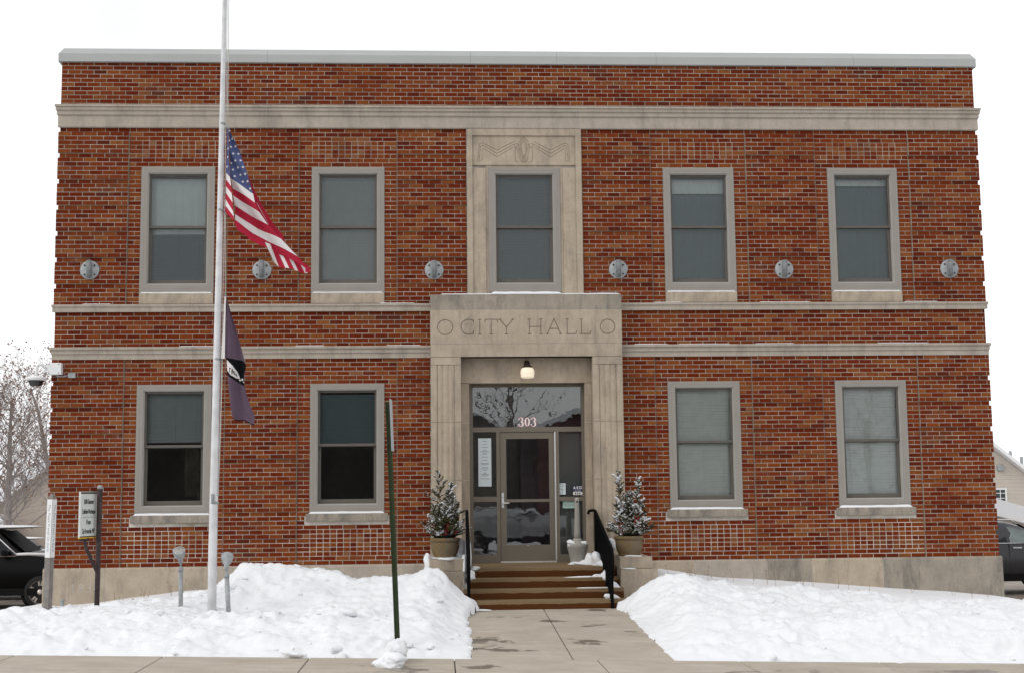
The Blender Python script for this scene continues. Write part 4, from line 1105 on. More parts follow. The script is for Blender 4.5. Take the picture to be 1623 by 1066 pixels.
# torn fly end
fl_.cur = 0
for (a, b, c) in (((484,421),(495,425),(487,427)),((484,424),(494,430),(484,431)),((440,372),(449,376),(442,380))): fl_.add([(PX(p[0],p[1]), -3.9, PZ(p[1])) for p in (a,b,c)], [(0,1,2)])
# stars
fl_.cur = 1
for (zx, zy) in [(148,83),(143,143),(165,132),(155,187),(185,182),(172,235),(205,232),(187,282),(220,278),(158,297),(170,342),(203,327),(237,325),(183,389),(219,375),(252,372),(235,422),(268,420),(285,467),(137,262),(132,325),(139,203)]:
    x, y = 330+zx/4.265, 190+zy/4.265; left = x < 364.2 and y > 225
    yy = ystrip if left else yfront; sxw = 1.6 if left else 2.35
    pts = []
    for q in range(10):
        a = q*PI/5+.15; r = 1. if q % 2 == 0 else .42
        qx, qy = x+sxw*r*math.sin(a), y-2.5*r*math.cos(a); pts.append((PX(qx,qy), yy(qx,qy)-.004, PZ(qy)))
    fl_.add([(PX(x,y), yy(x,y)-.005, PZ(y))]+pts, [(0,1+q,1+(q+1)%10) for q in range(10)])
usf = tag(fl_.build('flag', ['flag_red','flag_white','flag_blue'], None, loc=(-3.934,-3.9,6.788)), 'faded red, white and blue flag with stars and stripes hanging at half mast', 'flag')
# lower flag: faded black with a round emblem
pf = MB(); pf.sm = True
Lq = [(358.5,470),(357,515),(357,563),(360,564),(361,585),(363,610),(367,640),(370,655)]; Rq = [(359,470),(367,497),(380,540),(387,566),(389,575),(386,598),(389,615),(397,638),(403,650),(402.5,664)]
z4 = lambda pts: [(330+a/4.635, 450+b/4.635) for a, b in pts]
black = z4([(132,520),(180,528),(240,535),(270,552),(276,580),(258,640),(266,722),(235,705),(190,676),(148,648),(132,600)])
white = z4([(128,522),(150,545),(185,580),(212,620),(232,668),(205,664),(165,640),(148,615),(128,600)])
inkm = [z4(p) for p in ([(158,590),(172,592),(170,600),(163,600),(162,625),(157,620)], [(174,602),(184,600),(182,630),(176,636)], [(186,610),(196,618),(192,624),(200,640),(188,640)], [(198,622),(206,634),(210,652),(202,650)])]
dots = [(330+230/4.635,450+678/4.635,1.5),(330+247/4.635,450+673/4.635,1.6),(330+258/4.635,450+690/4.635,1.2)]
def lerp_edge(E, y):
    for a, b in zip(E[:-1], E[1:]):
        if a[1] <= y <= b[1]: return a[0]+(b[0]-a[0])*(y-a[1])/max(1e-6,b[1]-a[1])
    return E[-1][0]
NU, NV = 260, 44; vs = []; mi = []
ypow = lambda u, y: -3.9-.05*math.sin(u*4.2+(y-470)*.012)*min(1,(y-465)/60)-.015*math.sin(u*11+y*.03)
for i in range(NU+1):
    t = i/NU
    for j in range(NV+1):
        u = j/NV; yl = 470+t*(655+9*u+1.5*math.sin(u*9)-470); a = lerp_edge(Lq, min(yl,655)); b = lerp_edge(Rq, min(yl,664)); vs.append((a+(b-a)*u, yl, ypow(u, yl)))
pf.add([(PX(x,y), Y, PZ(y)) for x, y, Y in vs], [(i*(NV+1)+j, i*(NV+1)+j+1, (i+1)*(NV+1)+j+1, (i+1)*(NV+1)+j) for i in range(NU) for j in range(NV)])
for i in range(NU):
    for j in range(NV):
        p = vs[i*(NV+1)+j]; q = vs[(i+1)*(NV+1)+j+1]; x, y = (p[0]+q[0])/2, (p[1]+q[1])/2; m = 0
        if inpoly(x, y, black): m = 1
        if inpoly(x, y, white): m = 2
        if any(inpoly(x, y, k_) for k_ in inkm): m = 1
        if any(math.hypot(x-dx, y-dy) < r for dx, dy, r in dots): m = 2
        if i > NU-3: m = 1
        mi.append(m)
pf.mi = mi
powf = tag(pf.build('flag', ['flag_purple','flag_black','flag_white'], None, loc=(-3.937,-3.9,4.428)), 'faded purplish black flag with a black and white emblem hanging below the striped flag', 'flag')
pf2 = MB(); pf2.sm = True
HL = [(357,469),(354.6,520),(352,564)]; HR = [(359.5,470),(358.3,515),(357.6,564)]
for a, b, c, d_ in zip(HL[:-1], HL[1:], HR[:-1], HR[1:]):
    pf2.add([(PX(a[0],a[1]),-3.965,PZ(a[1])),(PX(c[0],c[1]),-3.968,PZ(c[1])),(PX(d_[0],d_[1]),-3.968,PZ(d_[1])),(PX(b[0],b[1]),-3.965,PZ(b[1]))], [(0,1,2,3)])
pf2.build('header_tape', 'flag_white', powf)

# ================================================================== SIGNS, POSTS, LAMPS IN THE SNOW
sg = thing('town_partnership_sign', (-5.60,-3.92,.1), 'white sister city distance sign turned sideways on a rusty post', 'sign')
mb = MB(); mb.tube([(-5.598,-3.86,-.1),(-5.592,-3.86,1.83)], .034, 14); mb.build('post', 'rust', sg)
mb = MB(); mb.lathe([(.036,0),(.036,.03),(.022,.05)], (-5.592,-3.86,1.82), 14); mb.build('post_cap', 'galv', sg)
mb = MB(); mb.tube([(-5.60,-3.89,.72),(-5.70,-4.06,1.02),(-5.73,-4.1,1.18)], .024, 10); mb.tube([(-5.76,-4.16,1.155),(-5.69,-4.03,1.155)], .02, 8); mb.build('brace', 'rust', sg)
TA = Matrix.Translation((-5.705,-4.03,1.485)) @ Matrix.Rotation(math.radians(78), 4, 'Z')
mb = MB(); mb.T = TA; mb.box(-.232,.232,-.014,.014,-.30,.30); mb.build('panel', 'signface', sg)
mb = MB(); mb.T = TA; mb.box(-.232,.232,-.0165,-.0142,.272,.292); mb.box(-.232,.232,-.0165,-.0142,-.302,-.288)
for s, z, w_ in (('8,000 Kilometers',.165,.105),('Crailsheim-Worthington',.035,.098),('70 years',-.105,.105),('City Partnership 1947',-.225,.098)):
    text_mb(mb, s, TA @ FRONT(0,-.016,z), .092, {'8,000 Kilometers':.44,'Crailsheim-Worthington':.42,'70 years':.44,'City Partnership 1947':.44}[s], depth=.0008)
mb.box(-.19,.19,-.0160,-.0145,-.040,-.037)
mb.build('lettering', 'ink', sg)
mb = MB(); mb.T = TA; mb.box(-.233,.233,-.017,.015,-.318,-.302); mb.build('lower_edge', 'yellow', sg)

pp = thing('peace_pole', (-6.77,-2.0,.0), 'weathered square wooden pole with white lettered plates at the left corner of the building', 'pole')
TP = Matrix.Translation((-6.772,-2.0,0)) @ Matrix.Rotation(math.radians(1.0), 4, 'Y') @ Matrix.Rotation(math.radians(-22), 4, 'Z')
mb = MB(); mb.T = TP; mb.box(-.047,.047,-.047,.047,-.3,1.70); mb.add([(-.047,-.047,1.7),(.047,-.047,1.7),(.047,.047,1.7),(-.047,.047,1.7),(-.02,-.02,1.775),(.02,-.02,1.775),(.02,.02,1.775),(-.02,.02,1.775)], [(0,1,5,4),(1,2,6,5),(2,3,7,6),(3,0,4,7),(4,5,6,7)]); mb.build('post', 'wood', pp)
mb = MB(); mb.T = TP; mb.box(-.044,.044,-.0525,-.0475,.84,1.69); mb.box(.0475,.0525,-.044,.044,.84,1.69); mb.build('plate', 'white_paint', pp)
mb = MB(); text_mb(mb, 'May Peace Prevail On Earth', TP @ Matrix.Translation((.002,-.0535,1.265)) @ Matrix.Rotation(PI/2,4,'X') @ Matrix.Rotation(-PI/2,4,'Z'), .058, 1.06)
text_mb(mb, 'May Peace Prevail On Earth', TP @ Matrix.Translation((.0535,.0,1.265)) @ Matrix.Rotation(PI/2,4,'Z') @ Matrix.Rotation(PI/2,4,'X') @ Matrix.Rotation(-PI/2,4,'Z'), .058, 1.06)
mb.build('lettering', 'greyink', pp)

gp = thing('parking_sign', (-1.51,-6.3,-.1), 'small road sign seen edge on, on a leaning green steel post beside the pavement', 'road sign')
TG = Matrix.Translation((-1.508,-6.3,-.1)) @ Matrix.Rotation(math.radians(-2.25), 4, 'Y') @ Matrix.Rotation(math.radians(86.5), 4, 'Z')
mb = MB(); mb.T = TG; u = [(-.045,.028),(-.045,.022),(-.022,.022),(-.016,-.030),(.016,-.030),(.022,.022),(.045,.022),(.045,.028),(.018,.028),(.011,-.023),(-.011,-.023),(-.018,.028)]
mb.prism_z(u, -.15, 2.90); mb.build('post', 'greenpost', gp)
mb = MB(); mb.T = TG
for q in range(46): mb.box(-.006,.006,-.0312,-.0302,.1+q*.06,.112+q*.06)
mb.build('post_holes', 'ink', gp)
mb = MB(); mb.T = TG; mb.bev(-.15,.15,-.037,-.0335,2.31,2.93,.001); mb.build('sign_panel', 'signback', gp)
mb = MB(); mb.T = TG
for z in (2.42,2.85): mb.tube([(0,-.0395,z),(0,.012,z)], .007, 8)
mb.build('bolt', 'galv', gp)

def flood(x, y, zb, lean, label, yaw, tilt):
    o = thing('floodlight', (x,y,zb), label, 'floodlight', 'floodlights at the foot of the flagpole')
    T = Matrix.Translation((x,y,zb)) @ Matrix.Rotation(lean, 4, 'Y')
    mb = MB(); mb.T = T; mb.tube([(0,0,-.25),(0,0,.47)], .031, 16); mb.build('post', 'galv', o)
    mb = MB(); mb.T = T; mb.lathe([(.037,.0),(.038,.05),(.02,.062),(.012,.07)], (0,0,.455), 16); mb.tube([(0,0,.52),(0.004,-.002,.585)], [.012,.012], 8); mb.lathe([(.018,0),(.022,.012),(.018,.024)], (0,0,.548), 10); mb.build('knuckle', 'galv', o)
    T2 = T @ Matrix.Translation((.0,.0,.575)) @ Matrix.Rotation(yaw, 4, 'Z') @ Matrix.Rotation(tilt, 4, 'X')
    mb = MB(); mb.T = T2; mb.lathe([(.026,-.01),(.034,.02),(.037,.07),(.062,.105),(.078,.155),(.083,.195),(.083,.212),(.076,.216)], (0,0,0), 28); mb.build('head', 'galv', o)
    mb = MB(); mb.T = T2; mb.lathe([(.074,.212),(.06,.219),(.03,.224),(.0,.226)], (0,0,0), 24); mb.build('lens', 'lens', o)
    return o
flood(-4.535,-3.6,.24,math.radians(-1),'floodlight with its lens tilted towards the viewer, left of the flagpole',0,math.radians(38))
flood(-3.83,-4.0,.17,math.radians(-3.5),'floodlight with its head turned to the building, just right of the flagpole',math.radians(0),math.radians(-38))

# planters with spruce tops
def swag(a, z): return (.013*max(0,math.sin(a*4))*math.exp(-((z-.15-.025*math.cos(a*8))/.022)**2)+.007*math.sin(a*32)*math.exp(-((z-.19)/.035)**2)) if .04 < z < .25 else 0
def planter(c, label, seed, tops):
    o = thing('planter', c, label, 'planter', 'stone planters beside the entrance')
    mb = MB(); mb.lathe([(.0,.0),(.165,.0),(.175,.012),(.168,.03),(.178,.05),(.20,.10),(.212,.16),(.214,.205),(.208,.235),(.205,.245),(.222,.255),(.229,.27),(.229,.295),(.222,.308),(.195,.31),(.185,.29),(.0,.27)], c, 64, swag); mb.build('urn', 'planter', o)
    mb = MB(); mb.lathe([(.15,.27),(.172,.335),(.18,.338),(.18,.35),(.17,.35),(.155,.325),(.0,.32)], c, 32); mb.build('inner_pot', 'darkplastic', o)
    return o
pL = (-.935,-1.43,.73); pR = (1.935,-1.30,.722)
planter(pL, 'cast stone planter with swags on the snowy left block beside the steps', 1, 0)
planter(pR, 'cast stone planter with swags on the right block beside the black railing', 2, 0)
def shrub(c, label, stems, seed, snow_amt, spread):
    rr = random.Random(seed); o = thing('spruce_arrangement', c, label, 'potted shrub', 'snow dusted spruce tops in the planters')
    stm = MB(); nd = MB(); sn = MB(); be = MB()
    def needles(p, dirv, L, n, snowp):
        dirv = dirv.normalized(); a = dirv.orthogonal().normalized(); b = dirv.cross(a)
        for i in range(int(n*2.3)):
            t = rr.uniform(.05, 1); q = p+dirv*L*t; an = rr.uniform(0, 2*PI)
            side = (a*math.cos(an)+b*math.sin(an)); tip = q+dirv*rr.uniform(.010,.026)+side*rr.uniform(.014,.028)
            w_ = dirv.cross(side)*rr.uniform(.0036,.0062); nd.cur = 1 if rr.random() < .38 else 0
            nd.add([tuple(q-w_), tuple(q+w_), tuple(tip)], [(0,1,2)])
        m = int(n*snowp)
        for i in range(m):
            t = rr.uniform(.25, 1.05); q = p+dirv*L*t+Vector((rr.uniform(-.006,.006), rr.uniform(-.006,.006), rr.uniform(.003,.013)))
            s = rr.uniform(.0045,.0095)*(1.45 if snowp > .6 else 1); sn.blob(tuple(q), (s*1.25, s*1.25, s*.8), 1, .3, rr.randint(0,9999))
    for (dx, dy, h, r0, dens) in stems:
        base = Vector((c[0]+dx*.5, c[1]+dy*.5, c[2]+.30)); top = Vector((c[0]+dx, c[1]+dy, c[2]+h))
        stm.tube([tuple(base), tuple(base.lerp(top,.5)+Vector((rr.uniform(-.01,.01),0,0))), tuple(top)], [.010,.006,.002], 5)
        needles(base.lerp(top,.82), top-base, (top-base).length*.18, 20, .55)
        nb = int(dens)
        for i in range(nb):
            t = (i+.5)/nb; t = .02+.96*t; p = base.lerp(top, t); an = i*2.4+rr.uniform(-.4,.4)
            L = r0*(1-t)**.7*rr.choice([.5,.8,1.,1.2,1.75])*rr.uniform(.8,1.1)+.035
            up = .35+.75*t+rr.uniform(-.15,.2)
            d = Vector((math.cos(an), math.sin(an), up)).normalized()
            stm.tube([tuple(p), tuple(p+d*L)], [.0034,.0014], 4, False)
            sa = snow_amt*rr.choice([.1,.3,1.,2.4])
            needles(p, d, L, int(16+L*95), sa)
            for q in range(int(L/.045)):
                pp_ = p+d*L*rr.uniform(.3,.95); d2 = (d+Vector((rr.uniform(-1,1),rr.uniform(-1,1),rr.uniform(-.3,.5)))*.8).normalized(); L2 = L*rr.uniform(.22,.42)
                stm.tube([tuple(pp_), tuple(pp_+d2*L2)], [.0022,.001], 3, False); needles(pp_, d2, L2, int(9+L2*90), sa)
    for i in range(60):
        an = rr.uniform(0,2*PI); r = rr.uniform(.05,.2); p = Vector((c[0]+math.cos(an)*r, c[1]+math.sin(an)*r, c[2]+.33))
        d = Vector((math.cos(an)*rr.uniform(.2,1.2), math.sin(an)*rr.uniform(.2,1.2), rr.uniform(.25,1))).normalized(); L = rr.uniform(.08,.22)*spread
        stm.tube([tuple(p), tuple(p+d*L)], [.003,.001], 3, False); needles(p, d, L, 24, snow_amt)
    for cx, cz, n in ((.05,.46,26),(.02,.40,18),(.17,.42,12),(-.16,.43,10)) if c[0] < 0 else ((.10,.55,16),(.12,.47,14),(-.17,.45,16),(-.13,.40,12)):
        for i in range(n):
            x, z = c[0]+cx+rr.gauss(0,.022), c[2]+cz+rr.gauss(0,.045); y = c[1]-.13-rr.uniform(0,.08); r = rr.uniform(.007,.0115)
            be.blob((x,y,z), (r,r,r), 1, .05, i)
    for i in range(9): sn.blob((c[0]+rr.uniform(-.15,.17), c[1]-rr.uniform(.05,.17), c[2]+rr.uniform(.34,.42)), (rr.uniform(.02,.045),rr.uniform(.02,.04),rr.uniform(.012,.03)), 2, .25, i+200)
    stm.build('branches', 'twig', o); nd.build('needles', ['needle','needle2'], o); kind(sn.build('snow_clumps', 'snow_clean', o), 'stuff'); be.build('red_berries', 'berry', o)
    return o
shrub(pL, 'spruce tops with red berries and one tall bare leader in the left planter', [(-.09,0,1.31,.23,34),(.10,-.02,1.14,.20,40),(.13,.03,.98,.17,30),(-.16,.02,.80,.20,26),(.02,-.08,.75,.2,30),(.19,-.03,.72,.16,24)], 3, .34, 1.5)
shrub(pR, 'twin peaked spruce tops thick with snow and red berries in the right planter', [(-.15,0,1.31,.16,44),(.17,0,1.20,.16,40),(.0,-.02,.98,.2,40),(-.17,-.03,.82,.18,28),(.22,.0,.85,.18,30),(.05,-.09,.78,.2,34)], 8, .50, 1.3)

# handrails
def railing(x, label, y0, z0, y1, z1, foot0, foot1):
    o = thing('handrail', (x,y0,foot0), label, 'handrail', 'black iron handrails beside the steps')
    zt = lambda y: z0+(z1-z0)*(y-y0)/(y1-y0)
    zb = lambda y: zt(y)-.78
    mb = MB(); mb.tube([(x-.10 if x > 0 else x-.0,y0+.14,z0-.06),(x-.09 if x > 0 else x-.0,y0+.12,z0-.015),(x-.03 if x>0 else x,y0+.04,z0),(x,y0-.03,z0-.01),(x,y1,z1),(x,y1-.10,z1-.04),(x,y1-.15,z1-.12),(x,y1-.15,z1-.36),(x,y1-.11,z1-.42),(x,y1,z1-.42)], .023, 10); mb.build('top_rail', 'black', o)
    mb = MB(); mb.tube([(x,y0-.02,zb(y0)),(x,y1,zb(y1))], .014, 8); mb.tube([(x,y0-.02,zb(y0)+.62),(x,y1,zb(y1)+.62)], .012, 8); mb.build('bottom_rail', 'black', o)
    for y, f in ((y0-.02,foot0),(y1,foot1)):
        mb = MB(); mb.box(x-.021,x+.021,y-.021,y+.021,f-.15,zt(y)); mb.build('post', 'black', o)
    n = 24
    for i in range(1, n):
        y = y0-.02+(y1-y0+.02)*i/n; mb = MB(); mb.box(x-.024,x+.024,y-.017,y+.017,zb(y),zt(y)); mb.build('baluster', 'black', o)
    return o
railing(-.585, 'black iron handrail on the left of the steps, seen almost end on', -1.0, 1.44, -2.2, .95, .565, .05)
railing(1.54, 'black iron handrail on the right of the steps with close balusters', -.16, 1.42, -2.22, .88, .565, .05)
# pedestal ashtray
ash = thing('pedestal_ashtray', (1.215,-.42,.565), 'grey tapered pedestal ashtray with snow on its base beside the door', 'ashtray')
c = (1.215,-.42,.565)
mb = MB(); mb.lathe([(.0,.0),(.115,.0),(.12,.02),(.125,.06),(.150,.20),(.157,.215),(.157,.235),(.168,.25),(.172,.30),(.165,.315),(.09,.36),(.075,.38),(.070,.40),(.052,.41)], c, 36, lambda a, z: .003*math.sin(a*18) if .05 < z < .2 else 0); mb.build('base', 'urn', ash)
mb = MB(); mb.lathe([(.056,.40),(.050,.5),(.035,.98),(.036,1.0),(.034,1.05),(.018,1.065),(.0,1.066)], c, 24); mb.build('tube', 'urn', ash)
mb = MB(); mb.lathe([(.016,-.0),(.016,-.003)], (c[0],c[1]-.033,c[2]+1.0), 14, axis='y'); mb.build('opening', 'ink', ash)
mb = MB(); mb.blob((c[0]-.11,c[1]-.08,c[2]+.335),(.075,.06,.055),3,.2,41); mb.blob((c[0]+.10,c[1]-.07,c[2]+.335),(.06,.06,.035),3,.2,42); mb.build('snow_cap', 'snow_clean', ash)

# ================================================================== CARS
def car(name, label, loc, rotz, paint, glass, L=4.75, H=1.78, flip=False, snow=False, rim='rim', group=None):
    o = thing(name, loc, label, 'car', group)
    T = Matrix.Translation(loc) @ Matrix.Rotation(rotz, 4, 'Z')
    W = .98
    zb, zbelt = .34, 1.2
    # stations along x (front = +x): x, top z, half width at belt, half width at roof
    stn = [(-L/2,.95,.80,.62,.55),(-L/2+.06,1.10,.90,.68,.45),(-L/2+.25,1.62,.95,.68,.38),(-L/2+.7,H-.03,W,.70,.34),(-.3,H,W,.71,.34),(.0,H-.02,W,.70,.34),(.35,H-.10,W,.68,.34),(.70,1.46,W,.70,.34),(.95,1.27,W,.74,.34),(1.9,1.17,.95,.74,.36),(L/2-.18,1.06,.90,.70,.40),(L/2-.03,.80,.80,.60,.45),(L/2,.62,.72,.5,.5)]
    vs = []; nsec = 0
    for (x, zt, hb, hr, z0) in stn:
        bz = min(zbelt, zt-.06)
        sec = [(hb*.90,z0),(hb*.985,z0+.10),(hb,z0+(bz-z0)*.55),(hb*.975,bz)]
        sec += [(hb*.975+(hr-hb*.975)*.5, bz+(zt-bz)*.52), (hr+.02, zt-.06 if zt-bz > .12 else zt-.03), (hr*.82,zt-.012),(0,zt+.012)]
        full = [(-y,z) for y, z in sec]+[(y,z) for y, z in reversed(sec[:-1])]
        nsec = len(full); vs += [(x,y,z) for y, z in full]
    mb = MB(); mb.T = T; mb.sm = True
    fs = [(i*nsec+k, i*nsec+k+1, (i+1)*nsec+k+1, (i+1)*nsec+k) for i in range(len(stn)-1) for k in range(nsec-1)]
    fs += [tuple(range(nsec)), tuple((len(stn)-1)*nsec+k for k in reversed(range(nsec)))]
    fs += [(i*nsec, (i+1)*nsec, (i+1)*nsec+nsec-1, i*nsec+nsec-1) for i in range(len(stn)-1)]
    mb.add(vs, fs); mb.build('body', paint, o)
    yside = lambda z, off=.0: (W*.975+(.71-W*.975)*min(1,max(0,(z-zbelt)/(H-.06-zbelt)))+off)
    for s in (-1, 1):
        def poly(name, pts, mat, off=.006):
            m = MB(); m.T = T; n = len(pts)
            v = [(x, s*yside(z,off), z) for x, z in pts]+[(x, s*(yside(z,off)-.05), z) for x, z in pts]
            m.add(v, [tuple(range(n))]+[(i,(i+1)%n,n+(i+1)%n,n+i) for i in range(n)]); return m.build(name, mat, o)
        poly('side_window', [(-.02,1.22),(-.02,H-.14),(.05,H-.14),(.32,H-.22),(.66,1.40),(.82,1.22)], glass if not isinstance(glass,tuple) else glass[1])
        poly('side_window', [(-.98,1.23),(-.98,H-.15),(-.10,H-.14),(-.10,1.22)], glass if not isinstance(glass,tuple) else glass[0])
        poly('side_window', [(-1.95,1.30),(-1.75,H-.22),(-1.10,H-.16),(-1.06,1.23)], glass if not isinstance(glass,tuple) else glass[0])
        m = MB(); m.T = T; m.tube([(-2.0,s*(W*.975+.012),1.21),(.85,s*(W*.975+.012),1.205)], .012, 6); m.build('chrome_strip', 'chrome', o)
        for x in (-.06,-1.02): 
            m = MB(); m.T = T; m.box(x-.006,x+.006,s*(W*.985)-.012,s*(W*.985)+.008,.52,1.18); m.build('door_gap', 'ink', o)
        for x in (.02,-.94):
            m = MB(); m.T = T; m.bev(x,x+.22,s*(W)-.02+s*.0,s*(W)+.02+s*.0,1.08,1.115,.006) if s > 0 else m.bev(x,x+.22,-W-.02,-W+.02,1.08,1.115,.006); m.build('handle', 'chrome', o)
        m = MB(); m.T = T; m.bev(.55,.70,min(s*.96,s*1.16),max(s*.96,s*1.16),1.22,1.36,.03); m.build('mirror', paint, o)
        m = MB(); m.T = T; m.box(-1.5,1.35,min(s*.93,s*.995),max(s*.93,s*.995),.30,.47); m.build('sill', 'cladding', o)
        m = MB(); m.T = T; m.tube([(-1.5,s*.62,H-.02),(-1.4,s*.63,H+.035),(.15,s*.63,H+.02),(.25,s*.62,H-.06)], .016, 8); m.build('roof_rail', 'chrome', o)
        for wx in (-1.38, 1.42):
            R_ = .375
            m = MB(); m.T = T; m.lathe([(.0,-.02),(R_+.085,-.02),(R_+.085,.02),(.0,.02)], (wx,s*.935,R_+.02), 32, axis='y'); m.build('wheel_arch', 'cladding', o)
            wob = MB(); wob.T = T; wob.lathe([(.26,-.10),(R_-.02,-.11),(R_,-.07),(R_,.07),(R_-.02,.11),(.26,.10)], (wx,s*.89,R_), 36, axis='y'); wo_ = wob.build('wheel', 'tyre', o)
            rm = MB(); rm.T = T; yy = s*(.89+.098)
            for q in range(36):
                a0, a1 = 2*PI*q/36, 2*PI*(q+1)/36
                rm.add([(wx+r*math.cos(a), yy+s*dy, R_+r*math.sin(a)) for r, a, dy in ((.265,a0,.006),(.265,a1,.006),(.235,a1,-.01),(.235,a0,-.01))], [(0,1,2,3)])
            for q in range(5):
                for dq in (-.16,.16):
                    a = 2*PI*q/5+.3+dq; ca, sa = math.cos(a), math.sin(a); pxx, pz = -sa*.022, ca*.022
                    rm.add([(wx+ca*.05+pxx,yy,R_+sa*.05+pz),(wx+ca*.05-pxx,yy,R_+sa*.05-pz),(wx+ca*.245-pxx,yy+s*.004,R_+sa*.245-pz),(wx+ca*.245+pxx,yy+s*.004,R_+sa*.245+pz)], [(0,1,2,3)])
            rm.lathe([(.0,-.0),(.065,-.005),(.06,.01 if s > 0 else -.01),(.0,.012 if s > 0 else -.012)], (wx,yy,R_), 16, axis='y')
            r_ = rm.build('rim', rim, wo_)
    # windscreen and rear window
    m = MB(); m.T = T; m.add([(.37,-.60,H-.085),(.37,.60,H-.085),(.97,.66,1.29),(.97,-.66,1.29)], [(0,1,2,3)]); m.build('windscreen', 'cladding', o)
    m = MB(); m.T = T; m.add([(-L/2+.19,-.60,1.60),(-L/2+.19,.60,1.60),(-L/2+.05,.66,1.16),(-L/2+.05,-.66,1.16)], [(0,1,2,3)]); m.build('rear_window', 'carglass', o)
    for s in (-1,1):
        m = MB(); m.T = T; m.bev(L/2-.30,L/2-.10,s*.72-.13,s*.72+.13,.74,.88,.03); m.build('headlight', 'chrome', o)
        m = MB(); m.T = T; m.bev(-L/2-.0,-L/2+.12,s*.78-.09,s*.78+.09,.92,1.12,.03); m.build('tail_light', 'red', o)
    if snow:
        m = MB(); m.T = T; m.blob((-.35,0,H+.0),(1.5,.68,.05),3,.05,61); m.build('snow_cap', 'snow_clean', o)
        m = MB(); m.T = T
        m.tube([(.85,-.95,1.245),(1.1,-.93,1.25),(1.5,-.92,1.235),(1.85,-.90,1.19),(2.2,-.85,1.12)], [.03,.035,.03,.03,.02], 8); m.tube([(.86,-.96,1.23),(.32,-.76,1.66)], [.018,.010], 6); m.build('snow_ridge', 'snow_clean', o)
    return o
car('parked_car', 'black SUV facing right with snow along its bonnet edge, nearer the camera', (-11.70,10.9,-.80), 0, 'carblack', 'carglass', 4.85, 1.86, snow=True)
car('parked_car', 'dark vehicle with a snow covered roof behind the black SUV', (-12.6,14.2,-.82), 0, 'carblack', ('carglass','carglass'), 4.9, 1.52, snow=True)
car('parked_car', 'dark grey SUV half hidden behind the right corner of the building', (12.78,10.9,-.80), 0, 'cargrey', ('carglass','carglass_pale'), 4.8, 1.74)

# ================================================================== HOUSES BEHIND
def house(name, label, x0, x1, y0, y1, z0, ze, pitch, wall, snow=.12, win=None, oh=.4, cat='house'):
    o = thing(name, ((x0+x1)/2,y0,z0), label, cat)
    xm = (x0+x1)/2; zr = ze+(x1-x0)/2*math.tan(pitch)
    mb = MB(); mb.prism_y([(x0,z0),(x1,z0),(x1,ze),(xm,zr),(x0,ze)], y0, y1); mb.build('wall', wall, o)
    tn = math.tan(pitch); q = .0
    def slope(name, off, th, mat, ov, yo):
        for s in (-1,1):
            xe = xm+s*((x1-x0)/2+ov); ze_ = ze-ov*tn
            m = MB(); m.prism_y([(xm,zr+off),(xe,ze_+off),(xe,ze_+off+th),(xm,zr+off+th)], y0-yo, y1+yo); m.build(name, mat, o)
    slope('roof', .01, .12, 'white_paint', oh, oh)
    slope('roof_snow', .132, snow, 'snow_clean', oh-.03, oh-.02)
    return o, xm, zr
h, xm, zr = house('gabled_house', 'large beige sided house with a steep snowy gable behind the right corner', 8.0, 24.6, 28.0, 40.0, -.9, -.50, math.radians(38.5), 'siding', .04)
def hwin(parent, xa, xb, za, zb_, y):
    m = MB(); ring(m, xa, xb, za, zb_, .06, .06, .06, .06, y-.05, y+.02); m.box((xa+xb)/2-.03,(xa+xb)/2+.03,y-.045,y+.02,za+.06,zb_-.06); f = m.build('window', 'white_paint', parent)
    m = MB(); m.quad((xa+.05,y-.012,za+.05),(xb-.05,y-.012,za+.05),(xb-.05,y-.012,zb_-.05),(xa+.05,y-.012,zb_-.05)); m.build('pane', 'darkwin', f)
    m = MB()
    for k in range(2):
        a = xa+.06 if k == 0 else (xa+xb)/2+.03; b = (xa+xb)/2-.03 if k == 0 else xb-.06
        m.box((a+b)/2-.012,(a+b)/2+.012,y-.03,y-.012,za+.06,zb_-.06)
        for t in (1/3,2/3): m.box(a,(a+b)/2-.0125,y-.03,y-.012,za+(zb_-za)*t-.012,za+(zb_-za)*t+.012); m.box((a+b)/2+.0125,b,y-.03,y-.012,za+(zb_-za)*t-.012,za+(zb_-za)*t+.012)
    m.build('muntin', 'white_paint', f)
hwin(h, 19.42,20.34,1.20,1.77,28.0)
m = MB(); m.bev(20.02,20.28,27.88,28.0,2.42,2.64,.03); m.build('gable_vent', 'galv', h)
m = MB(); m.tube([(21.85,31,1.2),(21.85,31,3.25)], .06, 10); m.tube([(23.6,34,.2),(23.6,34,3.1)], .07, 10); m.build('vent_stack', 'galv', h)
h2, _, _ = house('garage', 'low garage with a thick snow covered roof in front of the beige house', 11.6, 19.3, 21.0, 26.0, -.9, .18, math.radians(16), 'siding', .42, cat='garage')
h3, _, _ = house('beige_house', 'pale stucco house with snow on its roof edge behind the bare trees', -22.3, -10.2, 38.0, 48.0, -.9, -.1, math.radians(37), 'beigewall', .22)
h4, _, _ = house('red_shed', 'red shed with a snowy roof at the far left edge', -24.6, -19.9, 34.0, 38.0, -.9, .75, math.radians(25), 'redbarn', .2, cat='shed')

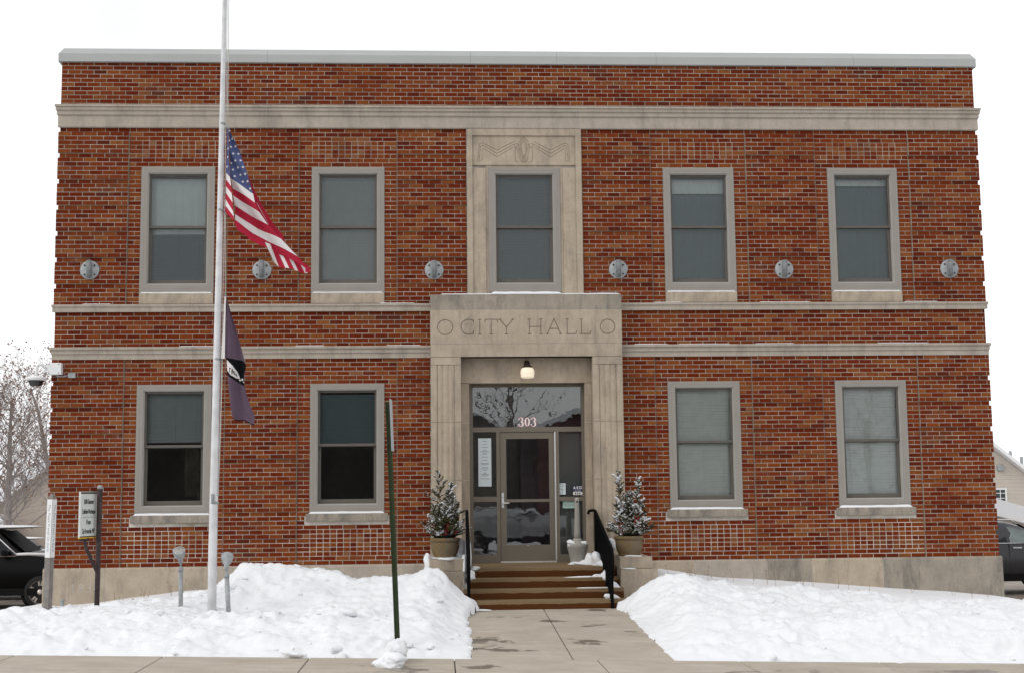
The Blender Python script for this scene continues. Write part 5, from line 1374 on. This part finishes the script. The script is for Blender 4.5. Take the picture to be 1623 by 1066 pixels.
# ================================================================== BARE TREES
def bare_tree(x, y, zb, H, r0, label, seed, lean=0., leaves=0, dense=1., group='bare trees behind the car park', levels=5, leader=True, low=.2):
    rr = random.Random(seed); o = thing('bare_tree', (x,y,zb), label, 'tree', group)
    tk = MB(); br_ = MB(); lv = MB()
    def grow(p, d, L, r, lev):
        n = 4; pts = [p]; q = p.copy(); dd = d.copy()
        for i in range(n):
            dd = (dd+Vector((rr.gauss(0,.10),rr.gauss(0,.10),rr.gauss(.03,.05)))).normalized(); q = q+dd*(L/n); pts.append(q.copy())
        rad = [max(.0036, r*(.86-.56*i/n)) for i in range(n+1)]
        br_.tube([tuple(t) for t in pts], rad, 5 if lev < 2 else 3, False)
        if lev >= levels: 
            if leaves and rr.random() < leaves:
                for _ in range(3):
                    c_ = pts[-1]+Vector((rr.gauss(0,.10),rr.gauss(0,.10),rr.gauss(0,.10))); s = rr.uniform(.03,.06); a = Vector((rr.gauss(0,1),rr.gauss(0,1),rr.gauss(0,1))).normalized()*s; b = a.orthogonal().normalized()*s*.6
                    lv.add([tuple(c_-a),tuple(c_+b),tuple(c_+a),tuple(c_-b)], [(0,1,2,3)])
            return
        k = max(2, int(rr.choice([3,3,4])*dense))
        for i in range(k):
            t = rr.uniform(.35,1); f = int(t*n); f = min(f, n-1); pp_ = pts[f].lerp(pts[f+1], t*n-f)
            a = rr.uniform(0,2*PI); ax = dd.orthogonal().normalized(); ax = Matrix.Rotation(a,3,dd) @ ax
            nd_ = (dd*rr.uniform(.55,.9)+ax*rr.uniform(.45,.85)+Vector((0,0,.12))).normalized()
            grow(pp_, nd_, L*rr.uniform(.55,.75), r*.5, lev+1)
        grow(pts[-1], dd, L*.68, r*.55, lev+1)
    pts = []; n = 8
    for i in range(n+1):
        t = i/n; pts.append(Vector((x+lean*t*t+rr.gauss(0,.03)*(i>0), y+rr.gauss(0,.03)*(i>0), zb+H*.86*t)))
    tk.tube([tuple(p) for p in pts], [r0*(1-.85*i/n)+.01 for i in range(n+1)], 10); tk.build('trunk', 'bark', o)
    nb = int(26*dense)
    for i in range(nb):
        t = low+(1-low)*(i+.5)/nb; f = min(n-1,int(t*n)); p = pts[f].lerp(pts[f+1], t*n-f); a = i*2.4+rr.uniform(-.5,.5)
        up = .35+1.0*t+rr.uniform(-.15,.2); d = Vector((math.cos(a),math.sin(a),up)).normalized()
        grow(p, d, H*(.10+.19*(1-t))*rr.uniform(.8,1.25), r0*.34*(1-.6*t), 2)
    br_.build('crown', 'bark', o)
    if leaves and lv.v: lv.build('dead_leaves', 'leaf', o)
    return o
bare_tree(-15.75,25.0,-.9,6.9,.18,'straight bare tree with dense fine twigs at the left edge',21,0,.3,1.2)
bare_tree(-15.25,29.5,-.9,7.9,.17,'taller bare tree with clusters of brown leaves behind the white camera',33,-1.2,.5,.85,low=.28)
bare_tree(-19.4,33,-.9,7.0,.18,'bare tree further back at the far left edge',44,.2,.2,.75)

# ================================================================== ACROSS THE STREET (seen in the window glass)
ob = thing('brick_shop', (6,-44,-.3), 'low brick building with a snowy roof across the street, mirrored in the door', 'building')
mb = MB(); mb.prism_y([(3.4,-.4),(16,-.4),(16,4.6),(9.7,6.9),(3.4,4.6)], -46, -38); mb.build('wall', 'farbrick', ob)
mb = MB(); mb.prism_y([(9.7,6.92),(2.8,4.40),(2.8,4.7),(9.7,7.25)], -46.4, -37.6); mb.prism_y([(9.7,6.92),(16.6,4.40),(16.6,4.7),(9.7,7.25)], -46.4, -37.6); mb.build('roof_snow', 'snow_clean', ob)
mb = MB(); mb.box(4.2,6.2,-37.97,-37.9,.6,2.6); mb.box(7,10,-37.97,-37.9,.6,2.6); mb.build('window', 'darkwin', ob)
ob2 = thing('dark_house', (-12,-44,-.3), 'dark sided house across the street, mirrored in the left windows', 'house')
mb = MB(); mb.prism_y([(-20,-.4),(1.6,-.4),(1.6,5.0),(-9.2,9.6),(-20,5.0)], -50, -40); mb.build('wall', 'beigewall_dim', ob2)
mb = MB(); mb.box(1.62,3.38,-46,-40,-.4,4.5); mb.build('sky_blocker', 'roofing', ob2)  # unseen block added to keep sky out of the door's reflection
mb = MB(); mb.prism_y([(-9.2,9.62),(-20.6,4.77),(-20.6,4.85),(-9.2,9.72)], -50.4, -39.6); mb.prism_y([(-9.2,9.62),(2.2,4.77),(2.2,4.85),(-9.2,9.72)], -50.4, -39.6); mb.build('roof_snow', 'snow_clean', ob2)
bare_tree(2.6,-48,-.3,11.5,.24,'bare tree across the street between the two buildings',55,.3,0,.8,'bare trees across the street',4)
bare_tree(19,-40,-.3,10,.24,'bare tree across the street beyond the brick building',56,.3,0,.8,'bare trees across the street',4)
car('parked_car', 'silver car parked across the street, mirrored in the entrance door', (1.6,-25.6,-.26), 0, 'carsilver', 'carglass', 4.6, 1.5)
car('parked_car', 'white roofed car parked further left across the street, mirrored in the sidelight', (-4.6,-25.7,-.26), 0, 'carsilver', 'carglass', 4.6, 1.55)
